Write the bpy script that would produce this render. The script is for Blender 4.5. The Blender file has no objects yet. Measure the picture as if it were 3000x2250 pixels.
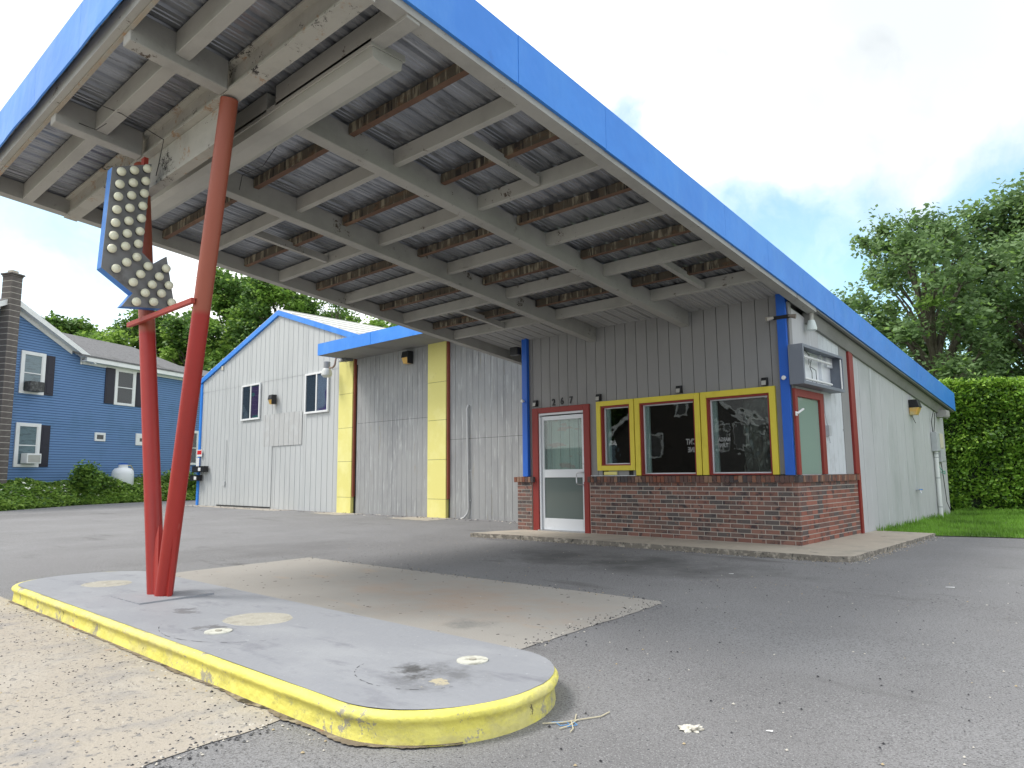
import bpy, bmesh, math, random
import numpy as np
from mathutils import Vector, Matrix

random.seed(7); rng = np.random.default_rng(7)
R = math.radians
scene = bpy.context.scene
COL = scene.collection

# ------------------------------------------------------------------ camera
FPX = 2088.05
YAW, PITCH, ROLL = 0.7385, 0.1252, -0.0096
cy_, sy_ = math.cos(YAW), math.sin(YAW)
fwd = Vector((-sy_*math.cos(PITCH), cy_*math.cos(PITCH), math.sin(PITCH)))
rt = Vector((cy_, sy_, 0)); up = rt.cross(fwd)
rt2 = rt*math.cos(ROLL) + up*math.sin(ROLL); up2 = -rt*math.sin(ROLL) + up*math.cos(ROLL)
cam_d = bpy.data.cameras.new('camera'); cam = bpy.data.objects.new('camera', cam_d); COL.objects.link(cam)
m = Matrix((rt2, up2, -fwd)).transposed().to_4x4(); m.translation = Vector((3.8131, -10.0867, 1.0308))
cam.matrix_world = m
cam_d.sensor_width = 36; cam_d.lens = 36*FPX/3000; cam_d.clip_end = 3000; cam_d.clip_start = 0.05
scene.camera = cam

# ------------------------------------------------------------------ world, sun, exposure
SUN_DIR = Vector((-0.42, -0.42, 0.80)).normalized()      # towards the sun
SUN_EL = math.asin(SUN_DIR.z); SUN_AZ = math.atan2(SUN_DIR.x, SUN_DIR.y)
world = bpy.data.worlds.new('World'); scene.world = world; world.use_nodes = True
nt = world.node_tree; nt.nodes.clear(); N = nt.nodes.new; L = nt.links.new
wo = N('ShaderNodeOutputWorld')
sky = N('ShaderNodeTexSky'); sky.sky_type = 'NISHITA'; sky.sun_disc = False
sky.sun_elevation = SUN_EL; sky.sun_rotation = SUN_AZ; sky.air_density = 1.0; sky.dust_density = 1.2; sky.ozone_density = 1.5
bg1 = N('ShaderNodeBackground'); bg1.inputs['Strength'].default_value = 0.15
tint = N('ShaderNodeMix'); tint.data_type = 'RGBA'; tint.blend_type = 'MULTIPLY'; tint.inputs[0].default_value = 1; L(sky.outputs[0], tint.inputs[6]); tint.inputs[7].default_value = (1.0, 1.12, .98, 1)
L(tint.outputs[2], bg1.inputs[0])
tc = N('ShaderNodeTexCoord')
nrm = N('ShaderNodeVectorMath'); nrm.operation = 'NORMALIZE'; L(tc.outputs['Generated'], nrm.inputs[0])
def wmath(op, a, b=None, c=None, clamp=False):
    n = N('ShaderNodeMath'); n.operation = op; n.use_clamp = clamp
    for i, v in enumerate((a, b, c)):
        if v is None: continue
        if isinstance(v, (int, float)): n.inputs[i].default_value = v
        else: L(v, n.inputs[i])
    return n.outputs[0]
warp = N('ShaderNodeTexNoise'); warp.inputs['Scale'].default_value = 5.0; warp.inputs['Detail'].default_value = 6
L(nrm.outputs[0], warp.inputs['Vector'])
wv = N('ShaderNodeVectorMath'); wv.operation = 'SCALE'; L(warp.outputs['Color'], wv.inputs[0]); wv.inputs['Scale'].default_value = 0.26
wv2 = N('ShaderNodeVectorMath'); wv2.operation = 'ADD'; L(nrm.outputs[0], wv2.inputs[0]); L(wv.outputs[0], wv2.inputs[1])
wv3 = N('ShaderNodeVectorMath'); wv3.operation = 'SUBTRACT'; L(wv2.outputs[0], wv3.inputs[0]); wv3.inputs[1].default_value = (0.13, 0.13, 0.13)
cn = N('ShaderNodeTexNoise'); cn.inputs['Scale'].default_value = 2.6; cn.inputs['Detail'].default_value = 9; cn.inputs['Roughness'].default_value = 0.58
L(wv3.outputs[0], cn.inputs['Vector'])
def blob(d3, ang, soft=1.6):
    d = N('ShaderNodeVectorMath'); d.operation = 'DOT_PRODUCT'; L(wv3.outputs[0], d.inputs[0]); d.inputs[1].default_value = Vector(d3).normalized()
    ln = N('ShaderNodeVectorMath'); ln.operation = 'LENGTH'; L(wv3.outputs[0], ln.inputs[0])
    q = wmath('ARCCOSINE', wmath('DIVIDE', d.outputs['Value'], ln.outputs['Value']))
    mr = N('ShaderNodeMapRange'); mr.interpolation_type = 'SMOOTHSTEP'; L(q, mr.inputs['Value'])
    mr.inputs['From Min'].default_value = R(ang*soft); mr.inputs['From Max'].default_value = R(ang*.2)
    mr.inputs['To Min'].default_value = 0; mr.inputs['To Max'].default_value = 1
    return mr.outputs[0]
gap = None
for d3, ang, stg in [((-0.468, .748, .470), 4.5, 1.35), ((-.40, .86, .30), 6, 1.3), ((-.335, .90, .245), 9, 2.3), ((-.254, .944, .19), 13, 2.5), ((-.115, .945, .305), 7, 2.3), ((-.05, .97, .22), 13, 2.4),
                     ((-.931, .214, .275), 9, 1.8), ((-.96, .10, .25), 9, 1.5), ((-.88, .40, .14), 5, .7), ((.35, .85, .4), 18, 1.6), ((.8, -.3, .5), 22, 1.6), ((.3, -.9, .35), 20, 1.5)]:
    bb_ = wmath('MULTIPLY', blob(d3, ang), stg)
    gap = bb_ if gap is None else wmath('MAXIMUM', gap, bb_)
gcl = blob((-.15, .84, .52), 14, 1.6)
dens = wmath('ADD', wmath('SUBTRACT', wmath('MULTIPLY_ADD', cn.outputs['Fac'], 4.6, -1.0), gap), gcl)
cmr = N('ShaderNodeMapRange'); cmr.interpolation_type = 'SMOOTHSTEP'; L(dens, cmr.inputs['Value'])
cmr.inputs['From Min'].default_value = -0.7; cmr.inputs['From Max'].default_value = 0.95
cmr.inputs['To Min'].default_value = 0.04; cmr.inputs['To Max'].default_value = 1.0
cn2 = N('ShaderNodeTexNoise'); cn2.inputs['Scale'].default_value = 3.2; cn2.inputs['Detail'].default_value = 5; L(wv3.outputs[0], cn2.inputs['Vector'])
cr = N('ShaderNodeValToRGB'); L(cn2.outputs['Fac'], cr.inputs[0])
cr.color_ramp.elements[0].position = .30; cr.color_ramp.elements[0].color = (.52, .57, .62, 1)
cr.color_ramp.elements[1].position = .52; cr.color_ramp.elements[1].color = (1, 1, 1.0, 1)
gmx = N('ShaderNodeMix'); gmx.data_type = 'RGBA'; gmx.blend_type = 'MULTIPLY'; L(gcl, gmx.inputs[0]); L(cr.outputs[0], gmx.inputs[6]); gmx.inputs[7].default_value = (.58, .61, .625, 1)
bg2 = N('ShaderNodeBackground'); L(gmx.outputs[2], bg2.inputs[0]); bg2.inputs['Strength'].default_value = 0.86
mx = N('ShaderNodeMixShader'); L(cmr.outputs[0], mx.inputs[0]); L(bg1.outputs[0], mx.inputs[1]); L(bg2.outputs[0], mx.inputs[2])
L(mx.outputs[0], wo.inputs[0])
sun_d = bpy.data.lights.new('sun', 'SUN'); sun = bpy.data.objects.new('sun', sun_d); COL.objects.link(sun)
sun_d.energy = 1.5; sun_d.angle = R(18); sun_d.color = (1, .96, .9)
sun.rotation_euler = SUN_DIR.to_track_quat('Z', 'Y').to_euler()
scene.view_settings.view_transform = 'Standard'; scene.view_settings.look = 'None'
scene.view_settings.gamma = 1; scene.view_settings.use_curve_mapping = False
scene.view_settings.exposure = 0.95
scene.cycles.max_bounces = 10; scene.cycles.transparent_max_bounces = 16; scene.cycles.diffuse_bounces = 4

# ------------------------------------------------------------------ helpers
def M(name, base, rough=.75, layers=(), bump=(), metallic=0.0, rnd=None, spec=.35, trans=0, coord='Object'):
    """layers: (colour, scale, lo, hi, stretch[, detail]); bump: (scale, distance[, stretch][, kind])"""
    mt = bpy.data.materials.new(name); mt.use_nodes = True
    t = mt.node_tree; b = t.nodes['Principled BSDF']; n = t.nodes.new; l = t.links.new
    b.inputs['Roughness'].default_value = rough; b.inputs['Metallic'].default_value = metallic
    b.inputs['Specular IOR Level'].default_value = spec
    tcn = n('ShaderNodeTexCoord'); vec = tcn.outputs[coord]
    def rgb(c):
        x = n('ShaderNodeRGB'); x.outputs[0].default_value = (*c, 1); return x.outputs[0]
    if rnd:
        oi = n('ShaderNodeObjectInfo')
        ramp = n('ShaderNodeValToRGB'); ramp.color_ramp.interpolation = 'CONSTANT' if len(rnd) > 2 else 'LINEAR'
        for i, c in enumerate(rnd):
            if i < 2:
                e = ramp.color_ramp.elements[i]; e.position = i/max(1, len(rnd)) if len(rnd) > 2 else i
            else: e = ramp.color_ramp.elements.new(i/len(rnd))
            e.color = (*c, 1)
        l(oi.outputs['Random'], ramp.inputs[0]); col = ramp.outputs[0]
        off = n('ShaderNodeVectorMath'); off.operation = 'MULTIPLY_ADD'
        cmb = n('ShaderNodeCombineXYZ')
        for i in range(3): l(oi.outputs['Random'], cmb.inputs[i])
        l(cmb.outputs[0], off.inputs[0]); off.inputs[1].default_value = (37, 53, 71); l(vec, off.inputs[2]); vec = off.outputs[0]
    else: col = rgb(base)
    for i, ly in enumerate(layers):
        c, sc, lo, hi, st = ly[:5]; det = ly[5] if len(ly) > 5 else 6
        mp = n('ShaderNodeMapping'); mp.inputs['Scale'].default_value = st; mp.inputs['Location'].default_value = (i*3.7, i*1.9, i*5.1); l(vec, mp.inputs['Vector'])
        ns = n('ShaderNodeTexNoise'); ns.inputs['Scale'].default_value = sc; ns.inputs['Detail'].default_value = det; ns.inputs['Roughness'].default_value = ly[6] if len(ly) > 6 else .62
        l(mp.outputs[0], ns.inputs['Vector'])
        mr = n('ShaderNodeMapRange'); mr.inputs['From Min'].default_value = lo; mr.inputs['From Max'].default_value = hi; l(ns.outputs['Fac'], mr.inputs['Value'])
        mxn = n('ShaderNodeMix'); mxn.data_type = 'RGBA'; l(mr.outputs[0], mxn.inputs[0]); l(col, mxn.inputs[6]); mxn.inputs[7].default_value = (*c, 1)
        col = mxn.outputs[2]
    l(col, b.inputs['Base Color'])
    prev = None
    for bp in bump:
        sc, dist = bp[:2]; st = bp[2] if len(bp) > 2 else (1, 1, 1); kind = bp[3] if len(bp) > 3 else 'noise'
        mp = n('ShaderNodeMapping'); mp.inputs['Scale'].default_value = st; l(vec, mp.inputs['Vector'])
        if kind == 'crack':
            ns = n('ShaderNodeTexVoronoi'); ns.feature = 'DISTANCE_TO_EDGE'; ns.inputs['Scale'].default_value = sc
            wn = n('ShaderNodeTexNoise'); wn.inputs['Scale'].default_value = sc*1.5; l(mp.outputs[0], wn.inputs['Vector'])
            av = n('ShaderNodeVectorMath'); av.operation = 'MULTIPLY_ADD'; l(wn.outputs['Color'], av.inputs[0]); av.inputs[1].default_value = (.5,)*3; l(mp.outputs[0], av.inputs[2])
            l(av.outputs[0], ns.inputs['Vector'])
            m2 = n('ShaderNodeMapRange'); l(ns.outputs['Distance'], m2.inputs['Value']); m2.inputs['From Max'].default_value = .06; h = m2.outputs[0]
        else:
            ns = n('ShaderNodeTexNoise'); ns.inputs['Scale'].default_value = sc; ns.inputs['Detail'].default_value = 4; l(mp.outputs[0], ns.inputs['Vector']); h = ns.outputs['Fac']
        bn = n('ShaderNodeBump'); bn.inputs['Distance'].default_value = dist; bn.inputs['Strength'].default_value = 1; l(h, bn.inputs['Height'])
        if prev: l(prev, bn.inputs['Normal'])
        prev = bn.outputs[0]
    if prev: l(prev, b.inputs['Normal'])
    if trans:
        tr = n('ShaderNodeBsdfTranslucent'); l(col, tr.inputs[0]); ms = n('ShaderNodeMixShader'); ms.inputs[0].default_value = trans
        l(b.outputs[0], ms.inputs[1]); l(tr.outputs[0], ms.inputs[2]); l(ms.outputs[0], t.nodes['Material Output'].inputs[0])
    return mt

def glass_mat(name, tint=(.9, .95, .93), refl_rough=0.0, ior=1.5, opac=0.0, ocol=(.5, .6, .55), wob=0.0):
    mt = bpy.data.materials.new(name); mt.use_nodes = True; t = mt.node_tree; t.nodes.clear(); n = t.nodes.new; l = t.links.new
    o = n('ShaderNodeOutputMaterial'); tr = n('ShaderNodeBsdfTransparent'); tr.inputs[0].default_value = (*tint, 1)
    gl = n('ShaderNodeBsdfGlossy'); gl.inputs['Roughness'].default_value = refl_rough; fr = n('ShaderNodeFresnel'); gm = n('ShaderNodeNewGeometry'); im = n('ShaderNodeMapRange'); l(gm.outputs['Backfacing'], im.inputs['Value']); im.inputs['To Min'].default_value = ior; im.inputs['To Max'].default_value = 1/ior; l(im.outputs[0], fr.inputs[0])
    ms = n('ShaderNodeMixShader'); l(fr.outputs[0], ms.inputs[0]); l(tr.outputs[0], ms.inputs[1]); l(gl.outputs[0], ms.inputs[2])
    out = ms.outputs[0]
    if wob:
        tcn = n('ShaderNodeTexCoord'); ns = n('ShaderNodeTexNoise'); ns.inputs['Scale'].default_value = 3.0; l(tcn.outputs['Object'], ns.inputs['Vector'])
        bn = n('ShaderNodeBump'); bn.inputs['Distance'].default_value = wob; l(ns.outputs['Fac'], bn.inputs['Height']); l(bn.outputs[0], gl.inputs['Normal'])
    if opac:
        df = n('ShaderNodeBsdfDiffuse'); df.inputs[0].default_value = (*ocol, 1); m2 = n('ShaderNodeMixShader'); m2.inputs[0].default_value = opac
        l(out, m2.inputs[1]); l(df.outputs[0], m2.inputs[2]); out = m2.outputs[0]
    l(out, o.inputs[0]); return mt

def new_obj(name, me, parent=None, kind=None):
    o = bpy.data.objects.new(name, me); COL.objects.link(o)
    if parent is not None:
        o.parent = parent
        if parent.get('_w'): o.matrix_parent_inverse = Matrix.Translation(-parent.location)
    if kind: o['kind'] = kind
    return o
def mesh(name, verts, faces, mat, parent=None, kind=None, smooth=False):
    me = bpy.data.meshes.new(name); me.from_pydata([tuple(v) for v in verts], [], faces)
    if mat is not None:
        for q in (mat if isinstance(mat, (list, tuple)) else [mat]): me.materials.append(q)
    if smooth: me.polygons.foreach_set('use_smooth', [True]*len(me.polygons))
    return new_obj(name, me, parent, kind)
def thing(name, label, cat, loc=(0, 0, 0), group=None, rotz=0):
    """world-coordinate thing when rotz == 0: part meshes are given in world coordinates"""
    o = bpy.data.objects.new(name, None); COL.objects.link(o); o.location = loc; o.rotation_euler = (0, 0, rotz)
    o.empty_display_size = .2
    if rotz == 0: o['_w'] = 1
    return tag(o, label, cat, group)
def tag(o, label, cat, group=None):
    o['label'] = label; o['category'] = cat
    if group: o['group'] = group
    return o
HEXF = [(0, 3, 2, 1), (4, 5, 6, 7), (0, 1, 5, 4), (1, 2, 6, 5), (2, 3, 7, 6), (3, 0, 4, 7)]
def hexa(x0, x1, y0, y1, z0, z1):
    return [(x0, y0, z0), (x1, y0, z0), (x1, y1, z0), (x0, y1, z0), (x0, y0, z1), (x1, y0, z1), (x1, y1, z1), (x0, y1, z1)]
class MB:
    def __init__(s): s.v = []; s.f = []; s.mi = []
    def add(s, v, f, mi=0):
        k = len(s.v); s.v += [tuple(p) for p in v]; s.f += [tuple(i+k for i in q) for q in f]; s.mi += [mi]*len(f); return s
    def box(s, x0, x1, y0, y1, z0, z1, mi=0): return s.add(hexa(x0, x1, y0, y1, z0, z1), HEXF, mi)
    def hull8(s, v, mi=0): return s.add(v, HEXF, mi)
    def tube(s, pts, r, n=8, mi=0, caps=True):
        pts = [Vector(p) for p in pts]; rs = r if isinstance(r, (list, tuple)) else [r]*len(pts); k = len(s.v)
        prevx = None
        for i, p in enumerate(pts):
            d = (pts[min(i+1, len(pts)-1)] - pts[max(i-1, 0)])
            d = d.normalized() if d.length > 1e-9 else Vector((0, 0, 1))
            a = Vector((0, 0, 1)) if abs(d.z) < .9 else Vector((1, 0, 0))
            x = d.cross(a).normalized() if prevx is None else (prevx - d*prevx.dot(d)).normalized(); prevx = x; y = d.cross(x)
            for j in range(n):
                t = 2*math.pi*j/n; s.v.append(tuple(p + (x*math.cos(t)+y*math.sin(t))*rs[i]))
        for i in range(len(pts)-1):
            for j in range(n):
                s.f.append((k+i*n+j, k+i*n+(j+1) % n, k+(i+1)*n+(j+1) % n, k+(i+1)*n+j)); s.mi.append(mi)
        if caps:
            s.f.append(tuple(k+j for j in range(n))[::-1]); s.mi.append(mi)
            e = k+(len(pts)-1)*n; s.f.append(tuple(e+j for j in range(n))); s.mi.append(mi)
        return s
    def lathe(s, prof, c=(0, 0, 0), n=20, mi=0, axis='Z'):
        k = len(s.v); c = Vector(c)
        for r, h in prof:
            for j in range(n):
                t = 2*math.pi*j/n; p = Vector((r*math.cos(t), r*math.sin(t), h))
                if axis == 'X': p = Vector((p.z, p.x, p.y))
                if axis == 'Y': p = Vector((p.x, -p.z, p.y))
                s.v.append(tuple(c+p))
        for i in range(len(prof)-1):
            for j in range(n):
                s.f.append((k+i*n+j, k+i*n+(j+1) % n, k+(i+1)*n+(j+1) % n, k+(i+1)*n+j)); s.mi.append(mi)
        s.f.append(tuple(k+j for j in range(n))[::-1]); s.mi.append(mi)
        e = k+(len(prof)-1)*n; s.f.append(tuple(e+j for j in range(n))); s.mi.append(mi)
        return s
    def build(s, name, mat, parent=None, kind=None, smooth=False, bevel=0):
        o = mesh(name, s.v, s.f, mat, parent, kind)
        me = o.data
        if isinstance(mat, (list, tuple)): me.polygons.foreach_set('material_index', s.mi)
        if bevel:
            bm = bmesh.new(); bm.from_mesh(me)
            bmesh.ops.bevel(bm, geom=[e for e in bm.edges if e.is_manifold and e.calc_face_angle(0) > .6], offset=bevel, segments=1, affect='EDGES', clamp_overlap=True)
            bm.to_mesh(me); bm.free()
        if smooth:
            me.polygons.foreach_set('use_smooth', [True]*len(me.polygons))
            me.set_sharp_from_angle(angle=R(38))
        me.update(); return o
def box(name, x0, x1, y0, y1, z0, z1, mat, parent=None, bevel=0, kind=None):
    return MB().box(x0, x1, y0, y1, z0, z1).build(name, mat, parent, kind, bevel=bevel)
def quads(name, P, A, B, mat, parent=None, kind=None, fold=0.0, extra=None):
    """many small leaf quads: centres P, half axes A, B (numpy n x 3)"""
    n = len(P); V = np.empty((n, 4, 3)); V[:, 0] = P-A; V[:, 1] = P-B*.8; V[:, 2] = P+A; V[:, 3] = P+B*.8
    V = V.reshape(-1, 3).astype(np.float32)
    me = bpy.data.meshes.new(name); me.vertices.add(n*4); me.vertices.foreach_set('co', V.ravel())
    me.loops.add(n*4); me.loops.foreach_set('vertex_index', np.arange(n*4, dtype=np.int32))
    me.polygons.add(n); me.polygons.foreach_set('loop_start', np.arange(0, n*4, 4, dtype=np.int32))
    if isinstance(mat, (list, tuple)):
        for q in mat: me.materials.append(q)
        if extra is not None: me.polygons.foreach_set('material_index', extra.astype(np.int32))
    else: me.materials.append(mat)
    me.update(calc_edges=True)
    return new_obj(name, me, parent, kind)
def rdirs(n, rg=rng):
    v = rg.normal(size=(n, 3)); return v/np.linalg.norm(v, axis=1)[:, None]
def leafset(P, size, rg=rng, upness=.5, jitter=.35):
    n = len(P); nr = rdirs(n, rg); nr[:, 2] = np.abs(nr[:, 2])+upness; nr /= np.linalg.norm(nr, axis=1)[:, None]
    a = np.cross(nr, rdirs(n, rg)); a /= np.linalg.norm(a, axis=1)[:, None]; b = np.cross(nr, a)
    s = size*(1+jitter*rg.uniform(-1, 1, n))[:, None]
    return P, a*s*.5, b*s*.36
def copy_tree(o, parent=None):
    c = o.copy(); COL.objects.link(c); c.parent = parent if parent is not None else o.parent
    for ch in list(o.children): copy_tree(ch, c)
    return c

GS, GA = .006, -.065
def gz(y): return GA + GS*max(-60, min(12, y))

# ------------------------------------------------------------------ materials
I1 = (1, 1, 1)
m_asphalt = M('asphalt', (.215, .213, .217), .88, [((.245, .245, .25), .5, .45, .62, I1, 8), ((.165, .163, .165), .30, .50, .66, (1, .6, 1), 7), ((.13, .128, .128), .9, .60, .70, (.5, 1.6, 1), 8), ((.13, .128, .13), 95, .48, .64, I1, 2), ((.36, .36, .36), 150, .56, .70, I1, 2), ((.06, .058, .055), 1.1, .70, .76, I1, 9), ((.05, .05, .055), 55, .70, .73, I1, 1)],
              [(110, .004), (30, .003)], spec=.3)
m_sand = M('sandy_concrete', (.40, .36, .305), .92, [((.30, .285, .27), 3.0, .50, .66, (1.3, .8, 1), 9), ((.45, .415, .36), 1.2, .5, .7, I1, 5), ((.20, .195, .19), 22, .56, .66, I1, 8), ((.06, .055, .06), 40, .655, .675, I1, 3), ((.50, .30, .20), 2.2, .68, .75, I1, 5)], [(40, .008), (12, .006)])
m_apron = M('apron_concrete', (.365, .345, .315), .9, [((.34, .32, .29), 1.4, .5, .7, I1, 6), ((.41, .34, .275), 1.8, .60, .72, (.5, 1.6, 1), 6), ((.30, .29, .27), 2.4, .66, .74, I1, 4), ((.09, .08, .08), 16, .74, .75, I1, 1)], [(60, .003)])
m_slab = M('slab_concrete', (.46, .41, .34), .9, [((.36, .33, .28), 1.8, .5, .68, I1, 6), ((.25, .23, .2), 5, .64, .72, I1, 8), ((.55, .5, .43), 9, .6, .7, I1, 6)], [(35, .006)])
m_island = M('island_grey_paint', (.285, .295, .318), .62, [((.33, .34, .36), 1.1, .48, .66, (1, 1.6, 1), 7), ((.21, .215, .24), 2.2, .56, .72, (1, 2.5, 1), 8), ((.40, .41, .43), 22, .68, .72, I1, 3), ((.22, .22, .24), 9, .70, .735, (1, 1.8, 1), 4)], [(26, .003), (4, .004)])
m_curb = M('curb_yellow_paint', (.80, .73, .16), .6, [((.84, .77, .22), 3, .5, .68, I1, 6), ((.58, .55, .15), 6, .62, .72, I1, 8), ((.66, .62, .30), 4, .66, .74, I1, 7), ((.50, .47, .18), 2.2, .53, .62, (1, 1, 1.5), 10, .8), ((.66, .60, .22), 1.4, .5, .6, (1, 1, 2), 10, .75), ((.40, .37, .27), 3.2, .578, .588, (1, 1, .9), 12, .8), ((.07, .055, .035), 3.6, .612, .622, (1, 1, .6), 12, .8)],
           [(5, .022), (16, .012), (2.4, .05, (1, 1, .8))])
m_curbfoot = M('curb_foot_dirt', (.19, .155, .12), .95, [((.30, .26, .20), 12, .48, .60, I1, 8), ((.06, .05, .035), 9, .55, .62, I1, 8), ((.30, .12, .06), 3, .62, .68, I1)], [(30, .01)])
m_siding = M('grey_siding_paint', (.29, .289, .29), .8, [((.26, .259, .26), 1.4, .5, .7, (1, 1, .5), 6), ((.30, .295, .29), 4, .62, .75, (3, 3, .4), 6)], [(22, .002, (4, 4, .25))])
m_sidingw = M('weathered_grey_siding', (.33, .335, .335), .85, [((.27, .275, .28), .9, .48, .66, (1, 1, .5), 6), ((.47, .48, .48), 5, .56, .68, (4.5, 1, .35), 7), ((.60, .61, .60), 7, .66, .75, (6, 1, .3), 7), ((.30, .28, .23), 3, .62, .74, (3, 1, .5), 6)], [(26, .003, (5, 5, .25))])
m_gap = M('dark_joint', (.03, .03, .03), .9)
m_sheet = M('pale_metal_sheet', (.50, .515, .515), .55, [((.45, .465, .465), .6, .45, .66, (1, 1, .4), 5), ((.56, .57, .565), 4, .6, .72, (3, 1, .3), 6), ((.40, .39, .37), 6, .71, .78, (4, 1, .3), 6)], [(5, .004)])
m_patch = M('beige_patch', (.46, .465, .46), .7, [((.50, .515, .515), 3, .5, .65, I1)], [(9, .002)])
m_sidewall = M('pale_side_wall', (.49, .495, .51), .8, [((.42, .435, .44), 1.0, .5, .66, (1, 1, .5), 7), ((.60, .62, .64), 4, .58, .7, (1, 4, .3), 6), ((.37, .38, .36), 6, .68, .77, (1, 5, .35), 7)], [(22, .003, (4, 4, .25)), (2, .02)])
m_whitewood = M('chipped_white_board', (.58, .61, .64), .75, [((.12, .12, .12), 14, .70, .72, (1, 1, .5), 6), ((.48, .5, .52), 2, .5, .65, I1)], [(20, .002)])
m_blue = M('blue_fascia', (.036, .235, .76), .42, [((.07, .29, .78), 1.4, .50, .68, (1.2, 1.2, .25), 8, .7), ((.045, .27, .82), .8, .45, .65, I1, 4), ((.03, .16, .55), 3, .66, .78, I1, 5), ((.5, .6, .7), 30, .765, .78, I1, 4)], [(1.2, .035), (3.5, .006)], spec=.5)
m_bluetrim = M('blue_trim', (.012, .115, .55), .45, [((.015, .14, .62), 2, .5, .65, (1, 1, .3))], [(12, .001)], spec=.5)
m_red = M('dark_red_frame', (.265, .036, .030), .5, [((.22, .03, .025), 3, .5, .7, (1, 1, .4)), ((.42, .10, .08), 12, .70, .78, I1)], [(16, .001)])
m_redtrim = M('brown_red_trim', (.26, .075, .045), .7, [((.20, .06, .04), 3, .5, .7, I1)])
m_yellow = M('yellow_panel', (.76, .70, .24), .7, [((.82, .77, .32), 1.2, .48, .66, I1, 6), ((.66, .60, .22), 5, .62, .75, (1, 1, .6), 7), ((.45, .30, .1), 20, .765, .775, I1, 3)], [(9, .003)])
m_yelframe = M('yellow_frame', (.74, .62, .07), .5, [((.68, .56, .06), 3, .5, .7, I1)], [(12, .001)])
m_beam = M('dirty_cream_beam_paint', (.39, .385, .36), .7, [((.31, .305, .285), 1.3, .46, .66, I1, 7), ((.38, .375, .345), 3, .58, .72, I1, 6), ((.18, .17, .155), 5, .65, .76, (.4, 1, 1), 7), ((.075, .055, .04), 2.5, .605, .612, I1, 14, .82)], [(18, .003), (60, .001)])
m_peel = M('peeling_beam_paint', (.42, .41, .37), .75, [((.33, .32, .29), 2, .48, .68, I1, 7), ((.34, .22, .14), 2.5, .56, .61, I1, 12, .8), ((.04, .035, .035), 2.6, .572, .578, I1, 14, .84)], [(20, .004)])
m_rustedge = M('rusty_inner_flange', (.36, .31, .245), .8, [((.36, .35, .31), 3, .48, .6, I1, 7), ((.36, .19, .09), 6, .57, .68, I1, 8), ((.08, .06, .05), 16, .68, .70, I1, 6)], [(22, .004)])
m_purlin = M('bare_stained_timber', (.10, .085, .065), .9, [((.30, .27, .20), 1.0, .52, .60, (15, .3, 2.5), 6), ((.035, .03, .028), 1.0, .56, .62, (13, .3, 1), 3), ((.16, .10, .06), 3, .55, .68, (1, 1, 3), 6)], [(20, .003, (.3, 4, 4))])
m_purlinb = M('rust_brown_timber', (.13, .075, .052), .85, [((.20, .12, .075), 2, .5, .66, (.6, 3, 1), 6), ((.07, .05, .04), 3, .58, .7, (1.5, 2, 1), 6)], [(20, .002, (.3, 4, 4))])
m_galv = M('galvanised_deck', (.34, .355, .385), .34, [((.22, .235, .26), 1.0, .45, .66, (5, .25, 1), 5), ((.52, .54, .57), 2.2, .60, .70, (9, .12, 1), 5), ((.10, .10, .105), 3, .56, .74, (3, .8, 1), 7)], [(3, .003, (6, .3, 1))], metallic=.75, spec=.5)  # pale lengthwise streaks are reflections along the ribs, put into the colour
m_deckpaint = M('painted_ceiling_deck', (.38, .38, .37), .7, [((.33, .33, .32), 2, .5, .7, I1)])
m_soffit = M('dirty_soffit', (.25, .248, .24), .8, [((.18, .178, .17), 1.6, .5, .7, (1, .5, 1), 7), ((.14, .13, .12), 4, .68, .78, (1, .4, 1), 7)], [(6, .006)])
m_roof = M('roof_membrane', (.2, .2, .2), .9)
m_white = M('white_paint', (.76, .77, .77), .5, [((.68, .69, .69), 3, .5, .7, I1)])
m_alu = M('white_aluminium', (.70, .73, .77), .35, [((.60, .63, .66), 3, .55, .7, (1, 1, .4)), ((.3, .3, .3), 20, .76, .78, I1)], spec=.6)
m_steel = M('brushed_steel', (.55, .56, .58), .3, metallic=.9)
m_black = M('black_plastic', (.02, .02, .022), .4)
m_brick = M('brick', (.3, .1, .06), .85, [((.055, .045, .05), 7, .52, .66, (1, 1, 1), 4), ((.33, .15, .10), 22, .6, .7, I1, 5)], [(60, .003)],
            rnd=[(.195, .108, .088), (.225, .112, .09), (.155, .105, .092), (.25, .128, .102), (.115, .10, .096), (.21, .118, .096), (.27, .145, .116), (.175, .118, .104)])
m_sillbrick = M('sill_brick', (.3, .1, .06), .85, [((.07, .055, .055), 5, .56, .66, I1, 4)], [(60, .003)],
                rnd=[(.23, .11, .075), (.16, .09, .075), (.28, .17, .12), (.08, .068, .07), (.22, .09, .06), (.13, .08, .07)])
m_mortar = M('mortar', (.46, .43, .385), .95, [((.5, .47, .42), 5, .5, .7, I1)], [(50, .004)])
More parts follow.
